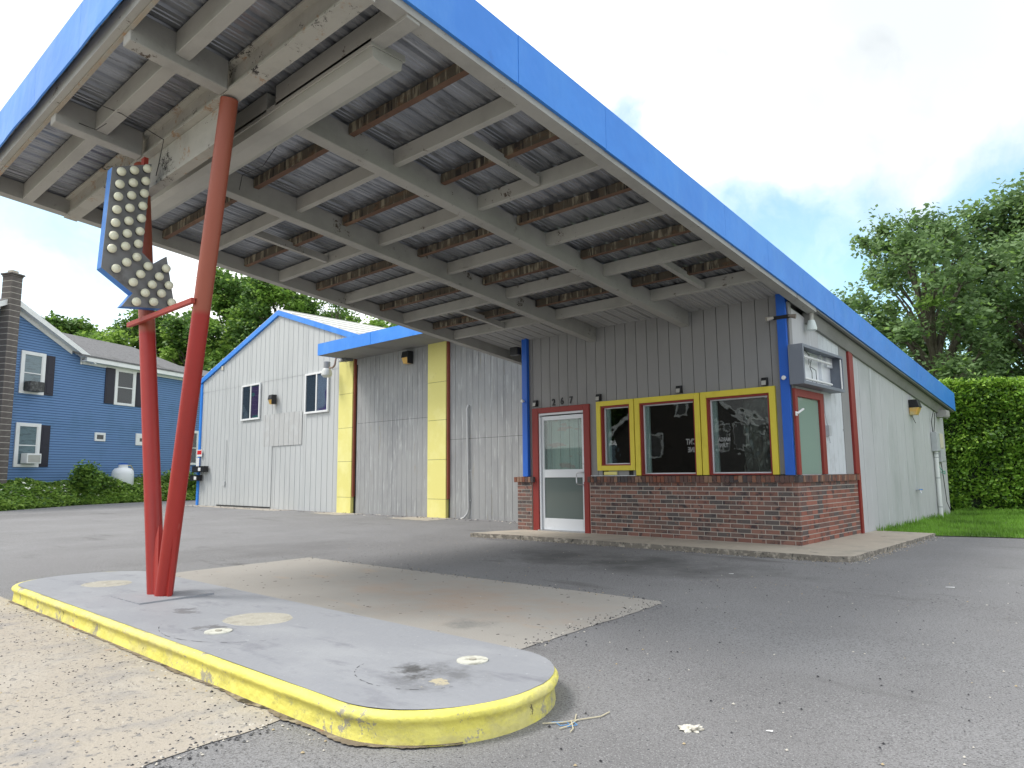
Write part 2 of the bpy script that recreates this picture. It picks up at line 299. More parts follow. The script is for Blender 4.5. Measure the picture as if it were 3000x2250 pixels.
def pole_material():
    mt = M('two_tone_red_pole_paint', (.34, .022, .016), .45, [((.28, .022, .018), 2.5, .5, .7, (1, 1, .3)), ((.42, .10, .08), 10, .68, .78, (1, 1, .5))], [(9, .002)], spec=.5)
    t = mt.node_tree; b = t.nodes['Principled BSDF']; src = b.inputs['Base Color'].links[0].from_socket
    tcn = t.nodes.new('ShaderNodeTexCoord'); sp = t.nodes.new('ShaderNodeSeparateXYZ'); t.links.new(tcn.outputs['Object'], sp.inputs[0])
    mr = t.nodes.new('ShaderNodeMapRange'); mr.inputs['From Min'].default_value = 2.37; mr.inputs['From Max'].default_value = 2.42; t.links.new(sp.outputs[2], mr.inputs['Value'])
    mxn = t.nodes.new('ShaderNodeMix'); mxn.data_type = 'RGBA'; t.links.new(mr.outputs[0], mxn.inputs[0]); t.links.new(src, mxn.inputs[6]); mxn.inputs[7].default_value = (.33, .085, .050, 1)
    t.links.new(mxn.outputs[2], b.inputs['Base Color']); return mt
m_pole = pole_material()
m_polered = M('red_crossbar_paint', (.36, .05, .035), .55)
m_leaf = [M('leaf_green', (.21, .36, .065), .55, [((.13, .25, .045), .35, .45, .62, I1, 3), ((.27, .43, .08), 1.1, .58, .72, I1, 3)], trans=.42),
          M('leaf_dark', (.11, .21, .05), .6, [((.075, .15, .038), .4, .45, .62, I1, 3)], trans=.32),
          M('leaf_light', (.32, .48, .10), .55, [((.22, .36, .065), .5, .45, .65, I1, 3)], trans=.45)]
m_leafblue = [M('leaf_grey_green', (.235, .35, .16), .5, [((.13, .215, .08), .5, .45, .62, I1, 3), ((.26, .38, .15), 1.4, .60, .72, I1, 3)], trans=.42),
              M('leaf_deep_green', (.15, .245, .10), .55, trans=.32), M('leaf_bright_green', (.26, .42, .10), .55, trans=.42)]
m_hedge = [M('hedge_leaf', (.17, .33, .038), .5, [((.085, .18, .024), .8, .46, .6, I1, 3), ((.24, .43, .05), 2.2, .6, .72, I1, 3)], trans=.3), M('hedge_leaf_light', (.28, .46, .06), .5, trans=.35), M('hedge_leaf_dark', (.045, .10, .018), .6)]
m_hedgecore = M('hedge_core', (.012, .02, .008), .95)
m_bark = M('bark', (.13, .115, .09), .9, [((.06, .05, .04), 4, .5, .65, (1, 1, .3))], [(14, .03, (1, 1, .3))])
m_grass = M('grass_blades', (.24, .46, .06), .6, [((.09, .19, .025), .9, .45, .62, I1), ((.28, .44, .08), 5, .6, .72, I1)], trans=.35)
m_soil = M('grassy_soil', (.12, .22, .04), .95, [((.12, .10, .06), 2, .58, .72, I1), ((.07, .11, .03), 9, .5, .65, I1)], [(30, .02)])
m_flower = M('white_flower', (.75, .76, .68), .6)
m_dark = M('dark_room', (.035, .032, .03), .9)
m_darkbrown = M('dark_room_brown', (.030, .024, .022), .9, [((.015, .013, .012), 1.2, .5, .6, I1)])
m_chrome_glass = glass_mat('window_glass', (.80, .85, .83), 0, 1.75, wob=.0012)
m_warpglass = glass_mat('film_glass', (.78, .82, .80), .0, 1.8, opac=.012, ocol=(.6, .62, .6), wob=.0028)
m_doorglass = glass_mat('door_glass', (.85, .9, .88), .02, 1.7, opac=.12, ocol=(.5, .6, .56))
m_doorglass2 = glass_mat('lower_door_film', (.7, .76, .74), .03, 1.7, opac=.60, ocol=(.20, .24, .23))
m_frost = glass_mat('frosted_side_glass', (.85, .95, .9), .08, 1.5, opac=.55, ocol=(.40, .54, .46))

# ------------------------------------------------------------------ setting: ground
def sheet(name, poly, dz, mat, kind='structure', parent=None, sub=None):
    o = mesh(name, [(x, y, gz(y)+dz) for x, y in poly], [tuple(range(len(poly)))], mat, parent, kind); return o
def strip_sheet(name, xs0, xs1, ys, dz, mat, kind='structure'):
    v = []; f = []
    for y, a, b in zip(ys, xs0, xs1): v += [(a, y, gz(y)+dz), (b, y, gz(y)+dz)]
    for i in range(len(ys)-1): f.append((2*i, 2*i+1, 2*i+3, 2*i+2))
    return mesh(name, v, f, mat, None, kind)
strip_sheet('ground', [-1500]*5, [1500]*5, [-1500, -60, -45, 12, 1500], -.03, m_soil)
strip_sheet('asphalt_lot', [-200, -21, -23.6, -26.03, -28.85, -29.6, -29.0, -28.9], [200, 60, 60, 60, 60, 60, 60, 20],
            [-44, -16, -9, -3.58, -.27, 2.72, 4.52, 6.5], 0, m_asphalt)
# ragged edged pieces laid as thin sheets, each 4 mm above the one below
def ragged(poly, step=.12, amp=.018, rg=random.Random(3), straight=()):
    out = []
    for i in range(len(poly)):
        a = Vector(poly[i]); b = Vector(poly[(i+1) % len(poly)]); n = max(1, int((b-a).length/step)); d = (b-a).normalized(); nn = Vector((-d.y, d.x))
        am = 0 if i in straight else amp
        for k in range(n): out.append(tuple(a+(b-a)*(k/n) + nn*(rg.uniform(-am, am) if k else 0)))
    return out
sheet('street_concrete', ragged([(-40, -8.17), (-40, -30), (4.0, -30), (.78, -9.2), (.66, -8.7), (.60, -8.17)], .12, .03, straight=(0, 5)), .004, m_sand)
sheet('concrete_apron', ragged([(-5.05, -4.55), (-5.0, -7.0), (.62, -7.0), (.60, -6.4), (.50, -4.56), (.42, -4.47)], .1, .012), .004, m_apron)
for nm, poly in (('concrete_strip', [(-23.7, 2.2), (-24.1, 1.75), (-17.2, 1.55), (-16.6, 2.2)]), ('pillar_pad', [(-14.6, 2.15), (-14.9, 1.5), (-13.1, 1.35), (-13.0, 2.15)]), ('pillar_pad', [(-10.6, 2.15), (-11.0, 1.3), (-9.2, 1.2), (-9.3, 2.15)])):
    sheet(nm, ragged(poly, .15, .06), .004, m_sand)
# entrance slab with a real kerb step
def prism(name, poly, z0f, z1, mat, parent=None, kind=None, bevel=0):
    n = len(poly); v = [(x, y, z0f(y)) for x, y in poly]+[(x, y, z1) for x, y in poly]
    f = [tuple(range(n))[::-1], tuple(range(n, 2*n))]+[(i, (i+1) % n, n+(i+1) % n, n+i) for i in range(n)]
    mb = MB().add(v, f); return mb.build(name, mat, parent, kind, bevel=bevel)
prism('entrance_slab', ragged([(-5.38, -1.12), (-4.6, -.98), (.72, -.93), (.92, -.80), (.93, 3.3), (0, 3.42), (-5.05, 3.0), (-5.1, -.02), (-5.3, -.55)], .14, .012), lambda y: gz(y)-.05, 0.0, [m_slab, M('broken_concrete_edge', (.22, .20, .17), .95, [((.42, .38, .32), 14, .5, .62, I1, 6), ((.08, .08, .07), 18, .58, .64, I1, 5)], [(25, .02)])], kind='structure')
for pg in bpy.data.objects['entrance_slab'].data.polygons: pg.material_index = 0 if abs(pg.normal.z) > .5 else 1

# lawn and its grass
LAWN = [(.93, 3.28), (1.45, 3.42), (2.1, 3.58), (12, 5.6), (24, 8.0), (24, 40), (-12, 40), (-12, 9.3), (.02, 9.3), (.02, 3.42)]
mesh('lawn', [(x, y, gz(y)+.012) for x, y in LAWN], [tuple(range(len(LAWN)))], m_soil, None, 'structure')
n = 60000; gx = rng.uniform(.03, 9, n); gy = 3.3+rng.uniform(0, 1, n)**1.1*8.5
k = (gy > 3.40+.205*(gx-1.4)) | ((gx < .93) & (gy > 3.45)); gx = gx[k]; gy = gy[k]; n = len(gx)
h = rng.uniform(.03, .085, n) + .16*np.exp(-gx/.12)*rng.uniform(0, 1, n) + .05*(rng.uniform(0, 1, n) > .97)
base = np.stack([gx, gy, GA+GS*np.minimum(gy, 12)+.01], 1); az = rng.uniform(0, 6.28, n)
tipv = np.stack([np.cos(az)*h*.4, np.sin(az)*h*.4, h], 1); w = np.stack([-np.sin(az), np.cos(az), 0*az], 1)*.008
V = np.stack([base-w, base+w, base+tipv], 1).reshape(-1, 3).astype(np.float32)
me = bpy.data.meshes.new('grass'); me.vertices.add(3*n); me.vertices.foreach_set('co', V.ravel()); me.loops.add(3*n); me.loops.foreach_set('vertex_index', np.arange(3*n, dtype=np.int32))
me.polygons.add(n); me.polygons.foreach_set('loop_start', np.arange(0, 3*n, 3, dtype=np.int32)); me.materials.append(m_grass); me.update(calc_edges=True)
g = new_obj('grass', me, None, 'stuff'); tag(g, 'short bright green lawn grass beside the pale side wall', 'grass')

# ------------------------------------------------------------------ pump island
def add_stain_or_shade(mt, centre, r0, r1, col, lo, hi, scale=5.0, sx=1.0):
    t = mt.node_tree; n = t.nodes.new; l = t.links.new; b = t.nodes['Principled BSDF']; src = b.inputs['Base Color'].links[0].from_socket
    tcn = n('ShaderNodeTexCoord'); sb = n('ShaderNodeVectorMath'); sb.operation = 'SUBTRACT'; l(tcn.outputs['Object'], sb.inputs[0]); sb.inputs[1].default_value = (*centre, 0)
    ml = n('ShaderNodeVectorMath'); ml.operation = 'MULTIPLY'; l(sb.outputs[0], ml.inputs[0]); ml.inputs[1].default_value = (1/sx, 1, 0)
    ln = n('ShaderNodeVectorMath'); ln.operation = 'LENGTH'; l(ml.outputs[0], ln.inputs[0])
    fa = n('ShaderNodeMapRange'); fa.interpolation_type = 'SMOOTHSTEP'; l(ln.outputs['Value'], fa.inputs['Value']); fa.inputs['From Min'].default_value = r1; fa.inputs['From Max'].default_value = r0
    ns = n('ShaderNodeTexNoise'); ns.inputs['Scale'].default_value = scale; ns.inputs['Detail'].default_value = 12; ns.inputs['Roughness'].default_value = .72; l(tcn.outputs['Object'], ns.inputs['Vector'])
    ad = n('ShaderNodeMath'); ad.operation = 'MULTIPLY_ADD'; l(fa.outputs[0], ad.inputs[0]); ad.inputs[1].default_value = .3; l(ns.outputs['Fac'], ad.inputs[2])
    mr = n('ShaderNodeMapRange'); l(ad.outputs[0], mr.inputs['Value']); mr.inputs['From Min'].default_value = lo; mr.inputs['From Max'].default_value = hi
    mk = n('ShaderNodeMath'); mk.operation = 'MULTIPLY'; l(mr.outputs[0], mk.inputs[0]); l(fa.outputs[0], mk.inputs[1])
    mx_ = n('ShaderNodeMix'); mx_.data_type = 'RGBA'; l(mk.outputs[0], mx_.inputs[0]); l(src, mx_.inputs[6]); mx_.inputs[7].default_value = (*col, 1); l(mx_.outputs[2], b.inputs['Base Color'])
add_stain_or_shade(m_island, (.98, -7.62), .10, .48, (.17, .175, .185), .66, .84, 4, 1.1)
add_stain_or_shade(m_island, (.88, -7.62), .05, .30, (.085, .085, .085), .72, .86, 7, 1.3)
add_stain_or_shade(m_island, (1.10, -7.68), .03, .20, (.46, .41, .29), .80, .83, 9, 1.4)
add_stain_or_shade(m_island, (-.95, -7.83), .05, .28, (.15, .15, .155), .74, .82, 8, 1.3)
add_stain_or_shade(m_island, (-1.75, -7.66), .04, .26, (.17, .17, .18), .76, .82, 7, 1.6)
add_stain_or_shade(m_apron, (-1.2, -5.5), .2, 1.5, (.38, .31, .255), .66, .95, 2.6, 2.4)
add_stain_or_shade(m_apron, (-.2, -6.2), .05, .40, (.24, .235, .22), .70, .85, 2, 1.5)
add_stain_or_shade(m_asphalt, (-1.2, -2.4), .3, 1.6, (.10, .10, .10), .62, .86, 1.1, 2.2)  # painted shade: darkens the asphalt under the canopy before the entrance
isl = thing('pump_island', 'long rounded concrete pump island with grey top and yellow painted kerb', 'pump island', (-1.3, -7.62, gz(-7.6)))
ZT = .028
def stadium(off, nseg=22, nl=60):
    r = .625+off; rx = .572+off; cx0, cx1, cy = -4.19, .99, -7.555; pts = []
    for i in range(nl): pts.append((cx0+(cx1-cx0)*i/nl, cy-r))
    for i in range(nseg): a = -math.pi/2+math.pi*i/nseg; pts.append((cx1+rx*math.cos(a), cy+r*math.sin(a)))
    for i in range(nl): pts.append((cx1-(cx1-cx0)*i/nl, cy+r))
    for i in range(nseg): a = math.pi/2+math.pi*i/nseg; pts.append((cx0+rx*math.cos(a), cy+r*math.sin(a)))
    return pts
prof = [(-.055, ZT-.004), (-.030, ZT+.002), (-.012, ZT+.001), (.004, ZT-.010), (.012, ZT-.024), (.006, ZT-.040), (-.006, ZT-.050), (-.010, ZT-.075), (-.006, ZT-.11), (-.002, -.12), (.004, -.17)]
from mathutils import noise as mn
v = []; rings = []
for off, z in prof:
    ring = []
    for p, q in zip(stadium(off), stadium(0)):
        j = mn.noise(Vector((q[0]*7, q[1]*7, z*30)))*.006 + mn.noise(Vector((q[0]*1.5, q[1]*1.5, 5)))*.012
        d = Vector((p[0]+1.3, (p[1]+7.555)*3)).normalized()
        ring.append(len(v)); v.append((p[0]+d.x*j*(.3 if z > ZT-.05 else 1), p[1]+d.y*j*(.3 if z > ZT-.05 else 1), z+mn.noise(Vector((q[0]*2, q[1]*2, 1)))*.003))
    rings.append(ring)
f = []; n = len(rings[0])
for a, b in zip(rings, rings[1:]):
    for i in range(n): f.append((a[i], b[i], b[(i+1) % n], a[(i+1) % n]))
mesh('kerb', v, f, m_curb, isl, smooth=True)
tp = [(x, y+(.036 if y > -7.4 else .004)) for x, y in stadium(-.032)]
mesh('top', [(x, y, ZT+.0035) for x, y in tp], [tuple(range(len(tp)))], m_island, isl)
rgd = random.Random(8); xs2 = [-4.3+i*.018 for i in range(330)]
o1 = []; o2 = []
for x in xs2:
    if x < .99: y0_ = -8.18; nx, ny = 0, -1; px_ = x
    else: a_ = (x-.99)/.6; px_ = .99+.572*math.sin(a_); y0_ = -7.555-.625*math.cos(a_); nx, ny = math.sin(a_), -math.cos(a_)
    w1 = .010+.030*abs(mn.noise(Vector((x*2.3, 1, 0))))*2+rgd.uniform(-.006, .010)
    o1.append((px_-nx*.01, y0_-ny*.01)); o2.append((px_+nx*w1, y0_+ny*w1))
vd = [(x, y, gz(y)+.009) for x, y in o1]+[(x, y, gz(y)+.009) for x, y in o2]; nn_ = len(o1)
mesh('foot_dirt', vd, [(i, nn_+i, nn_+i+1, i+1) for i in range(nn_-1)], m_curbfoot, isl)
# fill caps and repair patches let into the island top
def disc(name, c, rx, ry, z, mat, parent, seed, amp=.06, n=40):
    rg = random.Random(seed); pts = []
    ph = [rg.uniform(0, 6.28) for _ in range(4)]
    for i in range(n):
        a = 2*math.pi*i/n; k = 1+amp*(math.sin(2*a+ph[0])*.5+math.sin(5*a+ph[1])*.3+math.sin(9*a+ph[2])*.25)
        pts.append((c[0]+rx*k*math.cos(a), c[1]+ry*k*math.sin(a)))
    top = [(x, y, z) for x, y in pts]; bot = [(c[0]+(x-c[0])*1.02, c[1]+(y-c[1])*1.02, ZT-.01) for x, y in pts]
    return mesh(name, top+bot, [tuple(range(n))]+[(i, n+i, n+(i+1) % n, (i+1) % n) for i in range(n)], mat, parent)
m_conc2 = M('old_cement', (.42, .40, .34), .9, [((.33, .31, .26), 8, .5, .65, I1), ((.55, .54, .5), 14, .58, .7, (1, 2, 1)), ((.10, .1, .1), 20, .7, .72, I1)], [(40, .004)])
m_capw = M('pale_cap', (.60, .60, .53), .6, [((.4, .39, .33), 20, .5, .65, I1)], [(40, .002)])
m_scuff = M('dark_scuff', (.285, .30, .335), .75, [((.16, .165, .175), 2.2, .43, .54, I1, 10, .75), ((.075, .075, .075), 3, .52, .60, I1, 12, .8), ((.50, .44, .31), 3, .60, .605, (1, 1.5, 1), 12, .8)], [(20, .004)])
disc('cement_patch', (-3.72, -7.55), .23, .21, ZT+.004, m_conc2, isl, 1, .05)
disc('cement_patch', (-1.02, -7.46), .25, .22, ZT+.004, m_conc2, isl, 2, .05)
for c, r in (((-.83, -7.84), .085), ((.95, -7.28), .085)):
    cp = disc('fill_cap', c, r, r, ZT+.010, m_capw, isl, 9, 0)
    disc('cap_boss', c, r*.25, r*.25, ZT+.016, m_conc2, cp, 9, 0, 12)
ring = []
for rr, cc in ((.34, (.88, -7.62)), (.62, (-.95, -7.6))):
    mb = MB()
    for i in range(40):
        if random.random() < .35: continue
        a0 = 3.3+i*.07; a1 = a0+.07
        if rr > .5 and not (3.9 < a0 < 6.2): continue
        wv_ = .004+.003*math.sin(i*1.7)
        p = [(cc[0]+(rr+s)*math.cos(a), max(-8.12, cc[1]+(rr*.82+s)*math.sin(a)), ZT+.005) for s, a in ((0, a0), (wv_, a0), (wv_, a1), (0, a1))]
        mb.add(p, [(0, 1, 2, 3)])
    mb.build('crack', M('crack_dark', (.11, .11, .12), .9), isl)
mb = MB()
mb.hull8([(-2.70, -7.87, ZT-.01), (-2.11, -7.86, ZT-.01), (-2.13, -7.25, ZT-.01), (-2.65, -7.23, ZT-.01), (-2.70, -7.87, ZT+.008), (-2.11, -7.86, ZT+.014), (-2.13, -7.25, ZT+.02), (-2.65, -7.23, ZT+.008)])
mb.v = [(x-.17, y+.07, z) for x, y, z in mb.v]
mb.build('base_plate', m_island, isl)

# ------------------------------------------------------------------ the station building and its canopy
SL = .1124
def sz(z0, y): return z0-SL*y
st = thing('gas_station', 'low grey roadside station with sloping blue edged canopy roof, brick base and shop front', 'gas station', (-2.5, 3, 0))
def slb(mb, x0, x1, y0, y1, zb, zt, mi=0):
    return mb.hull8([(x0, y0, sz(zb, y0)), (x1, y0, sz(zb, y0)), (x1, y1, sz(zb, y1)), (x0, y1, sz(zb, y1)), (x0, y0, sz(zt, y0)), (x1, y0, sz(zt, y0)), (x1, y1, sz(zt, y1)), (x0, y1, sz(zt, y1))], mi)
def slbox(name, x0, x1, y0, y1, zb, zt, mat, parent, bevel=0): return slb(MB(), x0, x1, y0, y1, zb, zt).build(name, mat, parent, bevel=bevel)
XL, XR, YF, YB, ZD = -6.06, .205, -8.45, 9.5, 3.59
canopy = slbox('roof', XL+.02, XR-.02, YF+.02, YB-.02, ZD+.045, 3.86, m_roof, st)
# corrugated deck sheets
def deck_sheet(name, x0, x1, y0, y1, z0, mat):
    prof = []; x = x0
    while x < x1-.01:
        for dx, dz in ((0, 0), (.052, 0), (.061, .010), (.070, 0), (.102, 0), (.111, .010), (.120, 0), (.165, 0), (.180, .024), (.208, .024)):
            if x+dx <= x1: prof.append((x+dx, dz))
        x += .2243
    prof.append((x1, 0)); v = []
    for y in (y0, y1):
        for px, dz in prof: v.append((px, y, sz(z0, y)+dz))
    n = len(prof); f = [(i, i+1, n+i+1, n+i) for i in range(n-1)]
    return mesh(name, v, f, mat, canopy)
w = (XR-XL)/7
for i in range(7):
    deck_sheet('deck_sheet', XL+i*w, XL+(i+1)*w-.003, YF+.03, -1.02, ZD+.012+.001*(i % 2), m_galv)
    deck_sheet('ceiling_sheet', XL+i*w, XL+(i+1)*w-.003, -1.02, 2.1, ZD-.02, m_deckpaint)
# longitudinal beams
def ibeam_y(name, xc, wd, y0, y1, zb, zt, mat):
    mb = MB(); slb(mb, xc-wd/2, xc+wd/2, y0, y1, zb, zb+.03); slb(mb, xc-.03, xc+.03, y0, y1, zb+.03, zt-.02); slb(mb, xc-wd/2, xc+wd/2, y0, y1, zt-.02, zt)
    return mb.build(name, mat, canopy)
for xc in (-3.475, -1.675):
    slbox('beam', xc-.075, xc+.075, -6.98, .055, 3.335, ZD, m_beam, canopy, bevel=.006)
    slbox('beam', xc-.07, xc+.07, -8.33, -7.57, 3.335, ZD, m_beam, canopy, bevel=.006)
slbox('edge_beam', XR-.15, XR-.012, -8.35, .6, 3.425, ZD, m_beam, canopy)
slbox('edge_beam', XL+.06, XL+.20, -8.35, 2.15, 3.40, ZD, m_beam, canopy)
# rafters and timber purlins in three bays
bays = [(XL+.20, -3.55), (-3.40, -1.75), (-1.60, XR-.15)]
for bx0, bx1 in bays:
    for y in (-5.80, -4.62, -3.43, -2.22, -1.02):
        slbox('rafter', bx0, bx1, y-.065, y, 3.43, ZD, m_beam, canopy, bevel=.004)
    for j, y in enumerate((-6.35, -5.19, -3.99, -2.75, -1.55)):
        zb_ = 3.485+random.uniform(-.006, .01); mb = MB(); slb(mb, bx0+.02, bx1-.005, y-.06, y, zb_, ZD); mb.mi = [1, 0, 0, 0, 0, 0]; mb.build('timber_purlin', [m_purlin, m_purlinb], canopy)
    slbox('rafter', bx0, bx1+(.125 if bx1 > 0 else 0), -7.15, -7.03, 3.40, ZD, m_beam, canopy, bevel=.004)
    slbox('rafter', bx0, bx1, -8.00, -7.89, 3.40, ZD, m_beam, canopy, bevel=.004)
for x0, y0, y1 in ((-.70, -5.80, -4.72), (-.74, -2.22, -1.12), (-4.54, -5.80, -4.72), (-4.55, -2.22, -1.12)):
    slbox('blocking', x0-.035, x0+.035, y0, y1, 3.43, 3.52, m_beam, canopy)
# main cross beam (two flanges and a web) with the patched, peeling spreader below it
mb = MB(); slb(mb, XL+.2, XR-.02, -7.565, -7.425, 3.335, 3.36); slb(mb, XL+.2, XR-.16, -7.51, -7.47, 3.36, ZD-.02); slb(mb, XL+.2, XR-.15, -7.565, -7.425, ZD-.02, ZD)
mb.build('main_beam', m_peel, canopy)
mb = MB(); zt_ = sz(3.335, -7.48)
mb.box(-3.62, -1.86, -7.50, -7.46, 3.86, zt_-.002); mb.box(-3.62, -1.90, -7.53, -7.43, 3.83, 3.862); mb.box(-3.66, -3.62, -7.55, -7.41, 3.82, zt_-.002)
mb.build('spreader_plate', m_peel, canopy)
slbox('front_channel', XL+.02, XR-.15, -8.395, -8.345, 3.43, ZD, m_beam, canopy)
slbox('front_lip', XL+.02, XR-.15, -8.343, -8.315, 3.415, 3.44, m_rustedge, canopy)
# fascia: 1.2 m sheet metal panels
def panel(pts8, par=None):
    return MB().hull8(pts8).build('fascia_panel', m_blue, par or canopy)
y = YF-.02; i = 0
while y < YB:
    y2 = min(y+1.22, YB+.03); o = random.uniform(-.002, .004); zb = 3.4837; zt = 3.8946
    dzb = -.012 if i in (3,) else 0
    a, b = y+.0015, y2-.0015
    mb = MB(); slb(mb, XR+.0+o, XR+.018+o, a, b, zb+dzb*.5, zt); slb(mb, XR-.05, XR+.018+o, a, b, zt+.0005, zt+.012); slb(mb, XR-.030, XR+.0+o, a, b, zb+.001, zb+.010)
    mb.build('fascia_panel', m_blue, canopy); y = y2; i += 1
y = YF-.02
while y < 2.1:
    y2 = min(y+1.22, 2.1)
    mb = MB(); slb(mb, XL-.018, XL, y+.004, y2-.004, 3.4837, 3.8946); slb(mb, XL, XL+.06, y+.004, y2-.004, 3.487, 3.495)
    mb.build('fascia_panel', m_blue, canopy); y = y2
x = XL-.018; k = 0
while x < XR:
    x2 = min(x+1.25, XR+.018); n = 6; mb = MB()
    for q in range(n):
        xa = x+.0015+(x2-x-.003)*q/n; xb = x+.0015+(x2-x-.003)*(q+1)/n
        wb = lambda xx: .030*mn.noise(Vector((xx*1.3, 2, 0)))+.012*mn.noise(Vector((xx*5, 7, 0)))
        z0 = sz(3.4837, YF); z1 = sz(3.8946, YF)
        mb.hull8([(xa, YF-.02+wb(xa), z0+wb(xa)), (xb, YF-.02+wb(xb), z0+wb(xb)), (xb, YF-.004+wb(xb), z0+wb(xb)), (xa, YF-.004+wb(xa), z0+wb(xa)),
                  (xa, YF-.02, z1), (xb, YF-.02, z1), (xb, YF-.004, z1), (xa, YF-.004, z1)])
    mb.build('fascia_panel', m_blue, canopy); x = x2; k += 1
y = YB
mb = MB().box(XL, XR+.018, YB+.012, YB+.028, sz(3.4837, YB), sz(3.8946, YB)); mb.build('fascia_panel', m_blue, canopy)
# soffit along the side wall, sloping down to the wall, with a gutter-like dark slot
slbox('soffit_board', .035, XR-.005, .62, YB, 3.455, 3.475, m_soffit, canopy)
mb = MB(); y0, y1 = .62, YB
mb.hull8([(-.02, y0, sz(3.29, y0)), (.05, y0, sz(3.29, y0)), (.05, y1, sz(3.29, y1)), (-.02, y1, sz(3.29, y1)), (-.02, y0, sz(3.46, y0)), (.12, y0, sz(3.46, y0)), (.12, y1, sz(3.46, y1)), (-.02, y1, sz(3.46, y1))])
mb.build('soffit_cove', m_soffit, canopy)
slbox('soffit_slot', .125, .15, .8, YB-.2, 3.449, 3.454, m_black, canopy)

# --- front wall: vertical grooved boards on a dark backing
YW = .06
front = MB()
def wall_with_holes(mb, x0, x1, z0, z1, holes, ya, yb):
    """vertical strips between the hole edges"""
    xs = sorted({x0, x1, *[h[0] for h in holes], *[h[1] for h in holes]})
    for a, b in zip(xs, xs[1:]):
        hs = sorted([h for h in holes if h[0] <= a+1e-6 and h[1] >= b-1e-6], key=lambda h: h[2]); z = z0
        for h in hs:
            if h[2] > z: mb.box(a, b, ya, yb, z, h[2])
            z = h[3]
        if z < z1: mb.box(a, b, ya, yb, z, z1)
HOLES = [(-4.74, -3.71, .0, 2.13), (-3.34, -2.72, 1.13, 2.18), (-2.53, -1.55, .985, 2.19), (-1.34, -.355, .985, 2.18)]
wall_with_holes(front, -5.1, -.03, .02, 3.60, HOLES, YW+.014, YW+.12)
fw = front.build('front_wall', m_gap, st)
P_ = .2085; x = -5.1
while x < -.04:
    x2 = min(x+P_, -.022); a = x+.005; b = x2-.004
    hs = [h for h in HOLES if h[0] < b and h[1] > a]
    zt2 = 3.595
    segs = []; z = .985 if x > -3.6 else .02
    full = [h for h in hs if h[0] <= a+.02 and h[1] >= b-.02]; part = [h for h in hs if h not in full]
    for h in full:
        if h[2] > z+.02: segs.append((z, h[2]))
        z = h[3]
    segs.append((z, zt2))
    for s0, s1 in segs:
        mb = MB()
        if part and s0 < part[0][3]:
            h = part[0]
            if h[0] > a: mb.box(a, h[0], YW, YW+.014, s0, h[3]); mb.box(a, b, YW, YW+.014, h[3], s1)
            else: mb.box(h[1], b, YW, YW+.014, s0, h[3]); mb.box(a, b, YW, YW+.014, h[3], s1)
        else: mb.box(a, b, YW, YW+.014, s0, s1)
        mb.build('siding_board', m_siding, fw, bevel=.002)
    x = x2
# blue corner posts
box('corner_post', -.155, -.022, -.045, .058, .975, 3.575, m_bluetrim, st, bevel=.004)
box('corner_board', -.020, .006, -.0, .10, .975, 3.45, m_siding, st)
box('corner_post', -5.090, -4.965, -.03, .045, .975, 3.60, m_bluetrim, st, bevel=.004)

# --- brick wainscot: every brick an object
bw_ = MB(); bw_.box(-3.575, -.004, .004, .10, 0, .875); bw_.box(-.10, -.004, .10, 2.60, 0, .875); bw_.box(-5.251, -4.899, .004, .20, 0, .875)
bwall = bw_.build('brick_wall', m_mortar, st)
def brick_mesh(lx, ly, lz, name='brick', mat=m_brick, bev=.004):
    me = bpy.data.meshes.new(name); bm = bmesh.new(); bmesh.ops.create_cube(bm, size=1)
    for vv in bm.verts: vv.co = (vv.co.x*lx, vv.co.y*ly, vv.co.z*lz)
    bm.to_mesh(me); bm.free(); me.materials.append(mat); return me
CH = .0672; nb = 0; cnt = 0
rest = MB()
bricks = {}
def put_brick(lx, axis, x, y, z, force=False):
    global cnt
    key = (round(lx, 3), axis)
    j = random.uniform(-.0018, .0018)
    if cnt < 300:
        if key not in bricks: bricks[key] = brick_mesh(lx if axis == 'x' else .06, .06 if axis == 'x' else lx, .0555)
        o = new_obj('brick', bricks[key], bwall); o.location = (x+(j if axis == 'y' else 0), y+(j if axis == 'x' else 0), z); cnt += 1
        o.rotation_euler = (0, 0, random.uniform(-.006, .006))
    else:
        hx = lx/2 if axis == 'x' else .03; hy = .03 if axis == 'x' else lx/2
        rest.box(x-hx+j, x+hx+j, y-hy, y+hy, z-.0277, z+.0277, random.randrange(5))
def course(a, b, first, fn):
    s = a; i = 0
    while s < b-.02:
        ln = first if i == 0 else .2
        e = min(s+ln, b)
        if b-e < .03: e = b
        if e-s > .03: fn((s+e)/2, e-s)
        s = e+.0115; i += 1
for r in range(13):
    z = .006+CH*r+.029
    course(-3.565, 0.0, .2 if r % 2 else .095, lambda c, l: put_brick(l, 'x', c, .03, z))
for r in range(13):
    z = .006+CH*r+.029
    course(-5.25, -4.90, .2 if r % 2 else .095, lambda c, l: put_brick(l, 'x', c, .03, z))
    course(.066, .26, .2, lambda c, l: put_brick(l, 'y', -5.225, c, z))
for r in range(12, -1, -1):
    z = .006+CH*r+.029
    course(.066, 2.60, .2 if r % 2 == 0 else .035, lambda c, l: put_brick(l, 'y', -.03, c, z))
mbr = [M('brick_%d' % i, c, .85, [((.07, .05, .05), 6, .56, .68, I1, 4)], [(60, .003)]) for i, c in enumerate([(.23, .095, .07), (.28, .11, .08), (.17, .095, .08), (.31, .13, .095), (.12, .095, .09)])]
if rest.v:
    o = rest.build('brick_courses', mbr, bwall, 'stuff')
